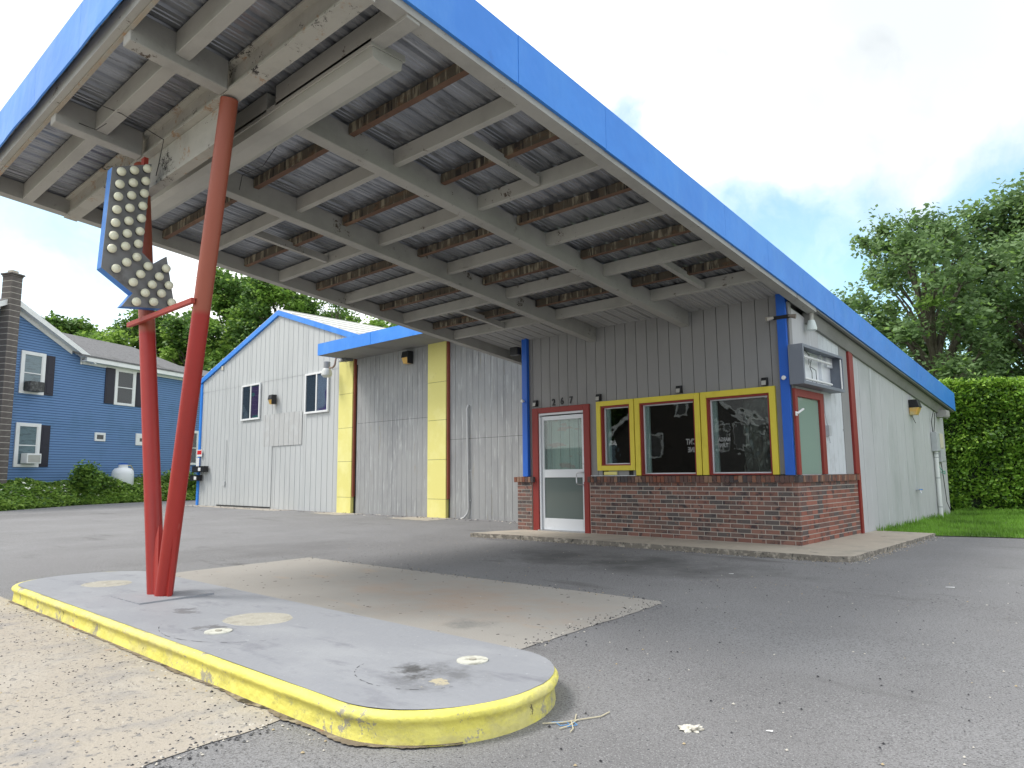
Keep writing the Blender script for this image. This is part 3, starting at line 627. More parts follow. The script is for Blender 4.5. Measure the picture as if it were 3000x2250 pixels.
# soldier sill: bricks on edge
sme = brick_mesh(.0585, .16, .094, 'sill_brick', m_sillbrick)
sme2 = brick_mesh(.16, .0585, .094, 'sill_brick', m_sillbrick)
sc_ = 0
xs_ = [(-3.56+.0685*i, .035) for i in range(53)] + [(-5.235+.0685*i-.035, .035) for i in range(7)]
for x, yy in xs_:
    if x > .02: continue
    o = new_obj('sill_brick', sme, bwall); o.location = (x, yy, .924+random.uniform(-.002, .002)); o.rotation_euler = (.05, 0, random.uniform(-.01, .01))
for i in range(36):
    o = new_obj('sill_brick', sme2, bwall); o.location = (-.035, .15+.0685*i, .924+random.uniform(-.002, .002)); o.rotation_euler = (0, .05, random.uniform(-.01, .01))
MB().box(-3.60, .0, -.028, .105, .885, .955).box(-.10, .028, .105, 2.62, .885, .955).box(-5.28, -4.89, -.028, .11, .885, .955).build('sill_mortar', m_mortar, bwall)
box('sill_flashing', -3.56, -2.66, .015, .055, .975, .986, m_alu, st)

# --- entrance door
door = MB().box(-4.885, -4.745, .012, .06, 0, 2.235).box(-3.70, -3.575, .012, .06, .0, 2.235).box(-4.745, -3.70, .012, .06, 2.135, 2.235).build('door', m_red, st, bevel=.004)
MB().box(-4.745, -4.725, .04, .13, .0, 2.135).box(-3.72, -3.70, .04, .13, .0, 2.135).box(-4.725, -3.72, .04, .13, 2.095, 2.135).box(-4.725, -4.70, .03, .10, .0, 2.06).build('door_frame', m_alu, door, bevel=.003)
MB().box(-4.695, -4.645, .065, .105, .02, 2.075).box(-3.775, -3.722, .065, .105, .02, 2.075).box(-4.645, -3.775, .065, .105, 2.00, 2.075).box(-4.645, -3.775, .065, .105, .955, 1.10).box(-4.645, -3.775, .065, .105, .02, .225).build('door_leaf', m_alu, door, bevel=.003)
box('pane', -4.645, -3.775, .082, .090, 1.10, 2.00, m_doorglass, door)
box('pane', -4.645, -3.775, .082, .090, .225, .955, m_doorglass2, door)
hd = MB().tube([(-3.745, .065, 1.045), (-3.745, .02, 1.045), (-3.82, .0, 1.04), (-3.855, -.005, 1.015), (-3.855, -.005, .86), (-3.82, .0, .835), (-3.745, .02, .83), (-3.745, .065, .83)], .012, 8)
hd.build('handle', m_steel, door, smooth=True)
MB().lathe([(.017, 0), (.017, .008)], (-3.745, .064, 1.19), 14, axis='Y').build('lock', m_steel, door)
box('threshold', -4.76, -3.70, -.01, .14, .0, .018, m_steel, door)
box('door_foot', -3.70, -3.60, -.0, .012, .0, .88, m_red, door)

# --- shop windows
def shop_window(x0, x1, z0, z1, fr, bottom, glassm, nm='window'):
    w_ = MB().box(x0, x0+fr, .015, .06, z0, z1).box(x1-fr, x1, .015, .06, z0, z1).box(x0+fr, x1-fr, .015, .06, z1-fr, z1)
    if bottom: w_.box(x0+fr, x1-fr, .015, .06, z0, z0+fr)
    w_ = w_.build(nm, m_yelframe, st, bevel=.003)
    a, b, c, d = x0+fr, x1-fr, (z0+fr if bottom else z0), z1-fr
    t = .03
    MB().box(a, a+t, .04, .15, c, d).box(b-t, b, .04, .15, c, d).box(a+t, b-t, .04, .15, d-t, d).box(a+t, b-t, .04, .15, c, c+.022).build('reveal', m_red, w_)
    t2 = t+.018
    MB().box(a+t, a+t2, .11, .15, c+.022, d-t).box(b-t2, b-t, .11, .15, c+.022, d-t).box(a+t2, b-t2, .11, .15, d-t-.018, d-t).box(a+t2, b-t2, .11, .15, c+.022, c+.04).build('frame', m_alu, w_)
    box('pane', a+t2, b-t2, .126, .132, c+.04, d-t-.018, glassm, w_)
    box('jamb_lining', a+t+.002, a+t+.075, .16, .20, c+.03, d-.03, M('pale_blue_lining', (.55, .66, .68), .6), w_)
    return w_
wn1 = shop_window(-3.420, -2.660, 1.068, 2.255, .082, True, m_chrome_glass)
wn2 = shop_window(-2.642, -1.460, .982, 2.255, .088, False, m_chrome_glass)
wn3 = shop_window(-1.442, -.262, .982, 2.255, .092, False, m_warpglass)
box('mail_slot', -3.30, -3.04, .035, .06, .995, 1.05, m_yellow, st, bevel=.004)
# mirror-reversed lettering on the glass, pale: stands in for a reflected sign
m_letter = M('pale_reflected_letters', (.30, .31, .31), .7)
def text_mesh(name, txt, size, mat, parent, loc, rot, flip=False, extr=.002, offs=0.0, sx=1, label=None):
    cu = bpy.data.curves.new(name, 'FONT'); cu.body = txt; cu.size = size; cu.extrude = extr; cu.align_x = 'CENTER'; cu.align_y = 'CENTER'; cu.offset = offs
    tmp = bpy.data.objects.new('tmp', cu); COL.objects.link(tmp); dg = bpy.context.evaluated_depsgraph_get(); me = bpy.data.meshes.new_from_object(tmp.evaluated_get(dg)); bpy.data.objects.remove(tmp)
    me.name = name; me.materials.clear(); me.materials.append(mat)
    mt = Matrix.Translation(loc) @ rot @ Matrix.Scale(-sx if flip else sx, 4, (1, 0, 0)); me.transform(mt)
    if flip: me.flip_normals()
    return new_obj(name, me, parent)
RX = Matrix.Rotation(math.pi/2, 4, 'X')
text_mesh('sign_reflection', 'DISC\'NT', .125, m_letter, wn2, (-1.62, .118, 1.50), RX, True, offs=.003, sx=.62)
text_mesh('sign_reflection', 'LINE', .11, m_letter, wn2, (-1.66, .118, 1.375), RX, True, offs=.003, sx=.7)
text_mesh('sign_reflection', 'MARGAI', .085, m_letter, wn3, (-1.125, .118, 1.515), RX, True, offs=.002, sx=.66)
text_mesh('sign_reflection', 'TURNIT', .085, m_letter, wn3, (-1.145, .118, 1.425), RX, True, offs=.002, sx=.6)
# --- interior room
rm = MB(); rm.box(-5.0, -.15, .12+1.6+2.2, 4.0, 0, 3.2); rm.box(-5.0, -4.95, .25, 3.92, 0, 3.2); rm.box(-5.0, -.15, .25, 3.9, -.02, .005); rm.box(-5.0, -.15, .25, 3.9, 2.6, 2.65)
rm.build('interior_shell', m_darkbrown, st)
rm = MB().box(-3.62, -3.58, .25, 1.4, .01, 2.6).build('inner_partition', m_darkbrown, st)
# blind behind the door, pinkish bands painted in for the reflection on its glass
m_blind = M('pale_green_blind', (.50, .58, .53), .7, [((.40, .50, .47), 3, .5, .6, (5, 1, .1), 2), ((.50, .36, .33), 2.5, .60, .66, (1, 1, 3), 2)])
for i in range(9):
    box('blind_slat', -4.68+i*.105, -4.58+i*.105, .20+.012*(i % 2), .206+.012*(i % 2), .10, 2.05, m_blind, door)
# --- side wall (x = 0 face)
def slope_wall(mb, xa, xb, y0, y1, z0, zt0):
    mb.hull8([(xa, y0, z0), (xb, y0, z0), (xb, y1, z0), (xa, y1, z0), (xa, y0, sz(zt0, y0)), (xb, y0, sz(zt0, y0)), (xb, y1, sz(zt0, y1)), (xa, y1, sz(zt0, y1))])
sw = MB(); slope_wall(sw, -.14, -.012, .0, 2.62, .97, 3.40); slope_wall(sw, -.14, -.002, 2.62, 9.2, -.1, 3.40); sw.box(-5.1, -.14, 9.06, 9.2, -.1, 2.4)
swall = sw.build('side_wall', m_sidewall, st)
y = 1.14
while y < 2.05:
    slb(MB(), -.013, .004, y+.003, y+.198, 0, 0).v
    y2 = y+.2; mb = MB(); slope_wall(mb, -.012, .004, y+.003, min(y2, 2.06)-.003, .975, 3.38); mb.build('siding_board', m_whitewood, swall); y = y2
mb = MB(); slope_wall(mb, -.012, .004, .05, 1.135, 2.2, 3.38); mb.build('siding_board', m_sidewall, swall)
mb = MB(); slope_wall(mb, -.012, .010, 2.065, 2.42, .975, 3.35); mb.build('grey_trim_board', m_siding, swall)
mb = MB(); slope_wall(mb, -.0, .045, 2.44, 2.62, .975, 3.34); slope_wall(mb, -.002, .030, 2.605, 2.70, .0, 3.30); mb.build('red_corner_trim', m_red, swall, bevel=.003)
y = 2.70
while y < 9.15:
    y2 = min(y+.305, 9.19); mb = MB(); slope_wall(mb, -.002, .010+.0015*math.sin(y*9), y+.002, y2-.003, -.04, 3.36); mb.build('siding_board', m_sidewall, swall, bevel=.0015); y = y2
# side window
sv = MB().box(-.005, .035, -.01, .085, .978, 2.195).box(-.005, .035, .985, 1.135, .978, 2.195).box(-.005, .035, .085, .985, 2.085, 2.195).build('side_window', m_red, st, bevel=.004)
box('pane', -.012, -.004, .085, .985, .985, 2.085, m_frost, sv)
for a, b in ((.09, .35), (.36, .62), (.63, .98)):
    box('blind_slat', -.10, -.09, a, b, .99, 2.08, M('green_blind', {.35: (.14, .34, .24), .62: (.30, .52, .42), .98: (.50, .70, .62)}[b], .7), sv)

# --- V column carrying the canopy
col = MB().tube([(-2.70, -7.5, .03), (-3.60, -7.5, 4.17)], .0715, 24).build('support_pole', m_pole, st, smooth=True)
col2 = MB().tube([(-2.545, -7.5, .03), (-1.72, -7.5, 4.17)], .0715, 24).build('support_pole', m_pole, st, smooth=True)
mb = MB(); mb.hull8([(-2.50, -7.515, .04), (-2.42, -7.515, .04), (-2.42, -7.485, .04), (-2.50, -7.485, .04), (-2.36, -7.515, .72), (-2.355, -7.515, .72), (-2.355, -7.485, .72), (-2.36, -7.485, .72)]); mb.build('stiffener_fin', m_pole, st)
mb = MB(); mb.hull8([(-2.70, -7.545, .04), (-2.56, -7.545, .04), (-2.56, -7.50, .04), (-2.70, -7.50, .04), (-2.70, -7.53, .5), (-2.64, -7.53, .62), (-2.64, -7.50, .62), (-2.70, -7.50, .5)]); mb.build('stiffener_fin', m_pole, st)
MB().box(-3.44, -2.02, -7.61, -7.575, 2.460, 2.505).box(-3.44, -2.02, -7.575, -7.54, 2.498, 2.505).build('crossbar', m_polered, st, bevel=.004)

# ------------------------------------------------------------------ arrow sign with bulbs (vertical panel facing the building side)
XS = -3.06
CAM = Vector((3.8131, -10.0867, 1.0308))
def pix_x(px, py, x):
    d = fwd + rt2*((px-1500)/FPX) + up2*((1125-py)/FPX); t = (x-CAM.x)/d.x; return CAM + d*t
def zp(a, b): return (a/2.765, 450+b/2.765)
OUT = [(910, 108), (1228, 85), (1152, 800), (1240, 893), (1350, 832), (1418, 1262), (985, 1235), (1075, 1130), (820, 920)]
pts = [pix_x(*zp(*p), XS) for p in OUT]
arrow = thing('arrow_sign', 'blue edged arrow sign studded with white bulbs, pointing down beside the left red pole', 'arrow sign', (XS-.05, -7.7, 2.9))
m_arrow = M('dark_grey_sign_face', (.21, .215, .225), .55, [((.26, .265, .275), 2, .5, .7, I1), ((.14, .14, .145), 5, .55, .7, I1)], [(4, .004)])
m_arrowside = M('blue_sign_edge', (.045, .20, .58), .55, [((.09, .27, .66), 4, .5, .68, I1), ((.02, .02, .02), 14, .72, .74, I1)], [(14, .004)])
n = len(pts); XB = XS-.12
v = [(XS-.006, p.y, p.z) for p in pts]+[(XB, p.y, p.z) for p in pts]
face = mesh('sign_face', [(XS, p.y, p.z) for p in pts]+[(XS-.006, p.y, p.z) for p in pts], [tuple(range(n))]+[(i, i+n, (i+1) % n+n, (i+1) % n) for i in range(n)], m_arrow, arrow)
mesh('sign_edge', v, [tuple(range(n, 2*n))]+[(i, i+n, (i+1) % n+n, (i+1) % n) for i in range(n)], m_arrowside, arrow)
# recalc normals of both
for o in (face, bpy.data.objects['sign_edge']):
    bm = bmesh.new(); bm.from_mesh(o.data); bmesh.ops.recalc_face_normals(bm, faces=bm.faces); bm.to_mesh(o.data); bm.free()
BULBS = [(985, 145), (1090, 135), (1195, 122), (972, 247), (1080, 236), (1182, 222), (960, 347), (1067, 338), (1170, 322), (948, 453), (1053, 440), (1158, 424), (937, 560), (1044, 545), (1147, 524),
         (922, 663), (1032, 647), (1135, 629), (908, 768), (1018, 750), (1122, 731), (1110, 838), (1027, 880), (942, 930), (1200, 912), (1140, 977), (1080, 1041), (1347, 931), (1291, 996), (1234, 1061), (1177, 1128), (1106, 1200),
         (1369, 1067), (1309, 1133), (1245, 1201), (1392, 1207)]
m_bulb = M('yellowed_bulb', (.80, .80, .64), .25, [((.70, .70, .52), 9, .5, .7, I1)], spec=.6)
bm = bmesh.new(); bmesh.ops.create_uvsphere(bm, u_segments=18, v_segments=11, radius=.040)
for vv in bm.verts: vv.co.x = vv.co.x*.9
me = bpy.data.meshes.new('bulb'); bm.to_mesh(me); bm.free(); me.materials.append(m_bulb); me.polygons.foreach_set('use_smooth', [True]*len(me.polygons))
sk = MB().lathe([(.030, -.03), (.030, .012), (.026, .014)], (0, 0, 0), 12, axis='X'); 
skm = None
for a, b in BULBS:
    p = pix_x(*zp(a, b), XS+.045)
    o = new_obj('bulb', me, arrow); o.location = p; o.rotation_euler = (random.uniform(0, 6), random.uniform(-.2, .2), random.uniform(-.2, .2))
    if skm is None:
        s = sk.build('bulb_socket', m_black, o); skm = s.data
    else: s = new_obj('bulb_socket', skm, o)
    s.location = (-.03, 0, 0)
    o.rotation_euler = (0, 0, 0)
mb = MB().box(XS-.10, XS-.03, -7.66, -7.62, 3.80, 4.05); mb.build('hanger', m_polered, arrow)

# ------------------------------------------------------------------ fluorescent fixture under the canopy
lf = thing('canopy_light', 'long grey fluorescent light trough hung under the canopy behind the red column', 'light fixture', (-2.3, -6.98, 4.15))
m_fix = M('fixture_enamel', (.44, .435, .40), .5, [((.36, .355, .33), 1.5, .5, .7, (.5, 1, 1)), ((.10, .08, .06), 14, .74, .76, I1)], [(8, .002)])
x0, x1 = -4.9, -.24
def prism_x(prof, xa, xb):
    n = len(prof); v = [(xa, y, z) for y, z in prof]+[(xb, y, z) for y, z in prof]
    return v, [tuple(range(n)), tuple(range(n, 2*n))[::-1]]+[(i, i+n, (i+1) % n+n, (i+1) % n) for i in range(n)]
v, f = prism_x([(-7.135, 4.175), (-7.125, 4.10), (-7.06, 4.075), (-6.93, 4.065), (-6.86, 4.10), (-6.85, 4.175)], x0, x1)
MB().add(v, f).build('diffuser', m_fix, lf)
v, f = prism_x([(-7.15, 4.23), (-7.15, 4.178), (-6.83, 4.178), (-6.83, 4.23)], x0-.01, x1+.01)
MB().add(v, f).build('housing', m_fix, lf)
for xx in (-4.2, -2.4, -.8): box('hanger_strap', xx-.02, xx+.02, -7.14, -6.86, 4.23, 4.40, m_fix, lf)

# ------------------------------------------------------------------ box light sign on the side wall
sg = thing('sign_box', 'empty grey sign cabinet with bare fluorescent tubes above the red side window', 'sign cabinet', (.1, .7, 2.5))
m_cab = M('grey_cabinet', (.17, .19, .23), .5, [((.22, .24, .28), 3, .5, .7, I1)], [(3, .003)])
m_in = M('cabinet_inside', (.78, .81, .84), .6, [((.68, .71, .75), 3, .5, .7, I1), ((.2, .16, .12), 7, .7, .74, I1)])
x0, x1, y0, y1, z0, z1 = .012, .205, -.12, 1.57, 2.235, 2.80
MB().box(x0, x1, y0, y0+.012, z0, z1).box(x0, x1, y1-.012, y1, z0, z1).box(x0, x1, y0+.012, y1-.012, z0, z0+.012).box(x0, x1, y0+.012, y1-.012, z1-.012, z1).build('cabinet', m_cab, sg)
MB().box(x1+.001, x1+.010, y0, y0+.05, z0, z1).box(x1+.001, x1+.010, y1-.03, y1, z0, z1).box(x1+.001, x1+.010, y0+.05, y1-.03, z0, z0+.045).box(x1+.001, x1+.010, y0+.05, y1-.03, z1-.04, z1).build('retainer', m_cab, sg)
box('back_panel', x0, x0+.006, y0+.013, y1-.013, z0+.013, z1-.013, m_in, sg)
MB().box(x0+.007, x0+.05, 1.05, 1.07, z0+.013, z1-.013).box(x0+.007, x0+.05, 1.3, 1.55, z1-.17, z1-.02).build('end_bracket', m_in, sg)
for zz in (2.34, 2.66):
    t_ = MB().tube([(x0+.11, y0+.03, zz), (x0+.11, y1-.30, zz)], .019, 12).build('tube_lamp', m_white, sg, smooth=True)
MB().tube([(x1-.01, y1-.05, z0+.05), (x1-.01, y1-.06, z1-.05)], .012, 8).build('tube_lamp', m_white, sg)
box('ballast', x0+.007, x0+.055, .12, .50, 2.68, 2.755, m_in, sg)
MB().tube([(x0+.06, .45, 2.70), (x0+.08, .55, 2.66), (x0+.05, .56, 2.55), (x0+.04, .66, 2.48), (x0+.03, .68, 2.30), (x0+.03, .66, 2.25)], .005, 5).tube([(x0+.06, .56, 2.55), (x0+.05, .80, 2.52), (x0+.03, .86, 2.40), (x0+.03, .84, 2.25)], .005, 5).tube([(x0+.06, .15, 2.74), (x0+.08, .3, 2.77), (x0+.07, .5, 2.72), (x0+.05, .52, 2.58)], .005, 5).build('loose_wire', m_black, sg)

# ------------------------------------------------------------------ lamps, cameras and small fittings
def solar_light(x, z, label):
    t = thing('solar_light', label, 'wall lamp', (x, YW, z), 'small black solar lights over the door and windows')
    MB().hull8([(x-.042, -.028, z-.06), (x+.042, -.028, z-.06), (x+.042, YW, z-.06), (x-.042, YW, z-.06), (x-.042, -.005, z+.055), (x+.042, -.005, z+.055), (x+.042, YW, z+.06), (x-.042, YW, z+.06)]).build('body', m_black, t, bevel=.005)
    MB().hull8([(x-.033, -.031, z-.055), (x+.033, -.031, z-.055), (x+.033, -.026, z-.055), (x-.033, -.026, z-.055), (x-.033, -.019, z+.01), (x+.033, -.019, z+.01), (x+.033, -.014, z+.01), (x-.033, -.014, z+.01)]).build('lens', m_fix, t)
    return t
solar_light(-4.80, 2.33, 'small black solar light left of the house number, over the door frame')
solar_light(-3.36, 2.33, 'small black solar light above the left corner of the smallest yellow window')
solar_light(-1.80, 2.335, 'small black solar light above the middle yellow window')
solar_light(-.405, 2.33, 'small black solar light above the rightmost yellow window, near the blue post')
num = thing('house_number', 'black metal numerals 267 on the grey boards above the door', 'house number', (-4.2, .05, 2.3))
for ch, x, z in (('2', -4.385, 2.318), ('6', -4.19, 2.325), ('7', -3.985, 2.33)):
    text_mesh('numeral', ch, .175, m_black, num, (x, .048, z), RX, extr=.006, offs=.003, sx=.8)
m_lens = M('amber_lens', (.70, .42, .10), .3, [((.6, .5, .25), 6, .5, .65, I1)], spec=.6)
def wall_pack(axis, c, label, s=1.0):
    t = thing('wall_pack_light', label, 'wall lamp', c, 'boxy wall lamps with amber lenses'); x, y, z = c
    if axis == 'y':
        MB().hull8([(x-.13*s, y-.20*s, z), (x+.13*s, y-.20*s, z), (x+.13*s, y, z), (x-.13*s, y, z), (x-.13*s, y-.16*s, z+.17*s), (x+.13*s, y-.16*s, z+.17*s), (x+.13*s, y, z+.17*s), (x-.13*s, y, z+.17*s)]).box(x+.135*s, x+.155*s, y-.20*s, y, z-.17*s, z+.17*s).build('hood', m_black, t, bevel=.008)
        MB().hull8([(x-.11*s, y-.13*s, z-.16*s), (x+.11*s, y-.13*s, z-.16*s), (x+.11*s, y, z-.16*s), (x-.11*s, y, z-.16*s), (x-.12*s, y-.19*s, z), (x+.12*s, y-.19*s, z), (x+.12*s, y, z), (x-.12*s, y, z)]).build('lens', m_lens, t, bevel=.008)
    else:
        MB().hull8([(x, y-.13*s, z), (x, y+.13*s, z), (x+.20*s, y+.13*s, z), (x+.20*s, y-.13*s, z), (x, y-.13*s, z+.17*s), (x, y+.13*s, z+.17*s), (x+.16*s, y+.13*s, z+.17*s), (x+.16*s, y-.13*s, z+.17*s)]).build('hood', m_black, t, bevel=.008)
        MB().hull8([(x, y-.11*s, z-.16*s), (x, y+.11*s, z-.16*s), (x+.13*s, y+.11*s, z-.16*s), (x+.13*s, y-.11*s, z-.16*s), (x, y-.12*s, z), (x, y+.12*s, z), (x+.19*s, y+.12*s, z), (x+.19*s, y-.12*s, z)]).build('lens', m_lens, t, bevel=.008)
    return t
wp = wall_pack('x', (.012, 6.3, 2.30), 'black wall lamp with amber lens on the pale side wall under the eave', .95)
MB().tube([(.02, 6.35, 2.15), (.03, 6.4, 2.08), (.05, 6.47, 1.99)], .006, 6).build('wire', m_black, wp)
wall_pack('y', (-11.1, 2.175, 4.17), 'black wall lamp with amber lens high on the garage door between yellow pillars', 1.0)
wall_pack('y', (-18.13, 2.155, 3.57), 'black wall lamp with amber lens between the two gable wall windows', .95)
# gooseneck barn light and a box floodlight beside the first yellow pillar
bl = thing('barn_light', 'grey barn light on a curved pipe at the top of the left yellow pillar', 'wall lamp', (-14.3, 2.0, 4.3))
MB().tube([(-14.02, 2.10, 4.52), (-14.02, 1.95, 4.53), (-14.10, 1.84, 4.48), (-14.12, 1.82, 4.28), (-14.2, 1.8, 4.2), (-14.32, 1.78, 4.21)], .03, 10).build('arm', M('rusty_pipe', (.30, .22, .18), .7), bl, smooth=True)
MB().lathe([(.10, .0), (.10, .20), (.07, .22)], (-14.47, 1.78, 4.20), 20).build('housing', M('dull_metal', (.28, .29, .30), .5), bl, smooth=True)
MB().lathe([(.10, -.26), (.16, -.20), (.15, -.08), (.11, .0)], (-14.47, 1.78, 4.20), 20).build('refractor', M('ribbed_glass', (.55, .57, .55), .3, spec=.7), bl, smooth=True)
fl = thing('floodlight', 'grey box floodlight tucked under the eave right of the left yellow pillar', 'floodlight', (-13.6, 1.95, 4.40))
MB().hull8([(-13.85, 1.75, 4.32), (-13.52, 1.75, 4.32), (-13.50, 2.05, 4.36), (-13.85, 2.05, 4.36), (-13.82, 1.85, 4.50), (-13.54, 1.85, 4.50), (-13.54, 2.05, 4.50), (-13.82, 2.05, 4.50)]).build('body', M('flood_metal', (.20, .20, .19), .6), fl, bevel=.01)
# floodlight below the side soffit
f2 = thing('eave_floodlight', 'pale round floodlight hanging below the soffit over the sign cabinet', 'floodlight', (.12, .55, 3.1))
MB().tube([(.11, .62, 3.36), (.11, .60, 3.22)], .03, 10).build('stem', m_fix, f2)
MB().lathe([(.045, .03), (.06, -.02), (.075, -.09), (.07, -.12)], (.11, .60, 3.22), 18).build('globe', M('cloudy_globe', (.62, .68, .66), .35, spec=.6), f2, smooth=True)
# twin spotlights on the blue post
f3 = thing('twin_spotlight', 'pair of small dirty spotlights clamped high on the right blue post', 'spotlight', (-.08, -.06, 3.22))
MB().tube([(-.19, -.07, 3.23), (-.27, -.13, 3.21)], [.02, .036], 12).build('lamp_head', M('dull_lamp', (.45, .42, .36), .5), f3, smooth=True)
MB().tube([(.02, -.05, 3.23), (.12, -.03, 3.21)], [.02, .036], 12).build('lamp_head', M('dull_lamp_dark', (.20, .17, .14), .6), f3, smooth=True)
MB().box(-.20, .04, -.06, -.032, 3.20, 3.25).build('bracket', m_black, f3)
for x, z, lb in ((-5.045, 2.385, 'small white insulator knob on the left blue post beside the door'), (-.085, 2.345, 'small white insulator knob on the right blue post')):
    k_ = MB().lathe([(.016, 0), (.016, .03), (.03, .035), (.032, .055), (.02, .065)], (x, -.03, z), 14, axis='Y').build('insulator', m_white, smooth=True); tag(k_, lb, 'knob', 'white knobs on the blue posts')
# speaker / horn under left canopy corner
o = MB().box(-5.34, -5.14, -.10, .03, 3.29, 3.44).build('black_box', m_black, bevel=.01); tag(o, 'small black box mounted at the left end of the wall under the canopy', 'junction box')
# camera on side window frame
cm = thing('security_camera', 'small white camera bracket on the red frame of the side window', 'camera', (.05, -.03, 1.85))
MB().box(.036, .05, -.05, .01, 1.80, 1.86).build('bracket', m_white, cm, bevel=.003)
MB().tube([(.05, -.02, 1.83), (.10, .10, 1.90)], .016, 10).build('body', m_white, cm, smooth=True)
# electrical fittings at the side wall
def jbox(label, cat, x0, x1, y0, y1, z0, z1, mat, name):
    o = MB().box(x0, x1, y0, y1, z0, z1).box(x0+.004, x1+.008, y0+.02, y1-.02, z0+.02, z1-.02).build(name, mat, bevel=.006); return tag(o, label, cat)
m_egrey = M('electrical_grey', (.46, .48, .50), .55, [((.38, .4, .41), 4, .5, .7, I1)])
o = MB().box(.005, .06, 1.22, 1.33, 1.56, 1.72).tube([(.03, 1.24, 1.72), (.03, 1.18, 1.86), (.03, 1.16, 2.20)], .006, 6).tube([(.03, 1.27, 1.56), (.04, 1.29, 1.45)], .006, 6).build('outlet_box', m_egrey); tag(o, 'small grey outlet box with a black lead right of the red side window', 'outlet box')
jbox('tall grey electric meter box above the white conduit on the side wall', 'meter box', .012, .13, 7.85, 8.10, 1.43, 1.86, m_egrey, 'meter_box')
jbox('cream cable box right of the grey meter box on the side wall', 'cable box', .012, .12, 8.22, 8.50, 1.50, 1.84, M('cream_plastic', (.60, .56, .44), .6), 'cable_box')
jbox('lower grey junction box under the cream cable box', 'junction box', .012, .10, 8.30, 8.66, 1.20, 1.48, m_egrey, 'lower_box')
jbox('grey box lamp under the rear end of the eave', 'wall lamp', .02, .22, 8.55, 8.85, 2.22, 2.38, M('old_grey', (.35, .34, .33), .7), 'eave_box')
cd = thing('conduit', 'thick white vertical conduit strapped to the rear of the side wall', 'conduit', (.06, 8.0, 0))
MB().tube([(.065, 7.97, -.03), (.065, 7.97, 1.43)], .042, 14).build('pipe', m_white, cd, smooth=True)
for z in (.22, .85, 1.3, 1.38): MB().lathe([(.045, -.012), (.045, .012)], (.065, 7.97, z), 14).build('strap', m_egrey, cd)
mb = MB()
mb.tube([(.05, 8.0, 1.86), (.06, 8.1, 2.1), (.05, 8.2, 2.3)], .008, 5).tube([(.05, 7.9, 1.86), (.05, 7.85, 2.1), (.07, 8.05, 2.36)], .008, 5).tube([(.05, 8.45, 1.20), (.06, 8.5, .9), (.05, 8.7, .3), (.07, 8.9, .1)], .008, 5)
o = mb.build('cable_bundle', m_black); tag(o, 'loose black cables above and below the meter boxes', 'cable')
o = MB().tube([(.02, 8.25, 1.15), (.08, 8.3, 1.02), (.10, 8.5, .97), (.06, 8.7, 1.0), (.09, 8.55, .93), (.06, 8.3, .98)], .007, 5).build('green_wire', M('green_wire', (.02, .35, .25), .5)); tag(o, 'loop of green wire hanging under the junction box', 'wire')
sp = thing('hose_tap', 'small blue garden tap on the pale side wall', 'tap', (.02, 6.3, .62))
MB().tube([(.01, 6.25, .62), (.09, 6.25, .62)], .014, 8).tube([(.08, 6.25, .62), (.10, 6.25, .56)], .012, 8).build('spout', m_steel, sp, smooth=True)
MB().tube([(.07, 6.25, .63), (.08, 6.40, .63)], .012, 8).lathe([(.02, 0), (.02, .02)], (.075, 6.42, .62), 8).build('handle', M('tap_blue', (.03, .2, .6), .5), sp)
# dangling wires under the canopy
for pts_, lb in (([(-3.05, -8.15, 4.40), (-2.85, -7.95, 4.28), (-2.75, -7.62, 4.12), (-2.95, -7.58, 3.95), (-3.05, -7.56, 3.88)], 'thin grey wire looping down from the canopy to the arrow sign'),
                 ([(-3.50, -8.26, 4.42), (-3.42, -8.15, 4.33), (-3.30, -8.02, 4.26), (-3.10, -8.0, 4.26)], 'thin wire stapled along the front canopy beams'),
                 ([(-1.95, -6.84, 4.20), (-2.4, -6.82, 4.02), (-2.8, -6.83, 4.04), (-2.85, -6.83, 3.9)], 'black lead hanging from the fluorescent trough')):
    o = MB().tube([Vector(p) for p in pts_], .004, 5).build('loose_wire', m_black); tag(o, lb, 'wire')

# ------------------------------------------------------------------ garage wing with yellow pillars
gr = thing('service_garage', 'grey boarded garage wing with two yellow pillars and a blue edged flat roof', 'garage', (-9.7, 3, 0))
YG = 2.2; zg_ = -.12
box('garage_shell', -14.28, -5.1, YG+.014, 9.0, zg_, 4.60, m_gap, gr)
def boards(x0, x1, zsplit, ztop, mat, par, pitch=.2085):
    x = x0
    while x < x1-.01:
        x2 = min(x+pitch, x1)
        for a, b in ((-.075, zsplit-.004), (zsplit+.004, ztop)):
            box('siding_board', x+.0045, x2-.0045, YG, YG+.0135, a, b, mat, par)
        x = x2
gw = box('bay_door', -13.50, -10.30, YG+.0142, YG+.02, -.07, 4.45, m_gap, gr)
boards(-13.50, -10.30, 2.52, 4.52, m_sidingw, gw)
gw2 = box('board_wall', -9.52, -5.10, YG+.0142, YG+.02, -.07, 4.45, m_gap, gr)
boards(-9.52, -7.6, 1.90, 4.52, m_sidingw, gw2); boards(-7.6, -5.10, 1.905, 4.50, m_sidingw, gw2)
for x0, x1, zz in ((-14.30, -13.60, (-.085, .40, 1.43, 2.41, 3.42, 4.50)), (-10.26, -9.56, (-.065, .412, 1.404, 2.41, 3.394, 4.50))):
    pl = box('pillar', x0+.01, x1-.01, YG-.085, YG+.01, zz[0], 4.50, m_gap, gr)
    for a, b in zip(zz, zz[1:]): MB().box(x0, x1, YG-.10, YG-.086, a+.004, b-.004).box(x0-.0, x0+.012, YG-.086, YG, a+.004, b-.004).box(x1-.012, x1, YG-.086, YG, a+.004, b-.004).build('yellow_panel', m_yellow, pl, bevel=.002)
for x0 in (-13.595, -9.555): box('red_edge_trim', x0, x0+.05, YG-.07, YG-.002, .42, 4.48, m_redtrim, gr)
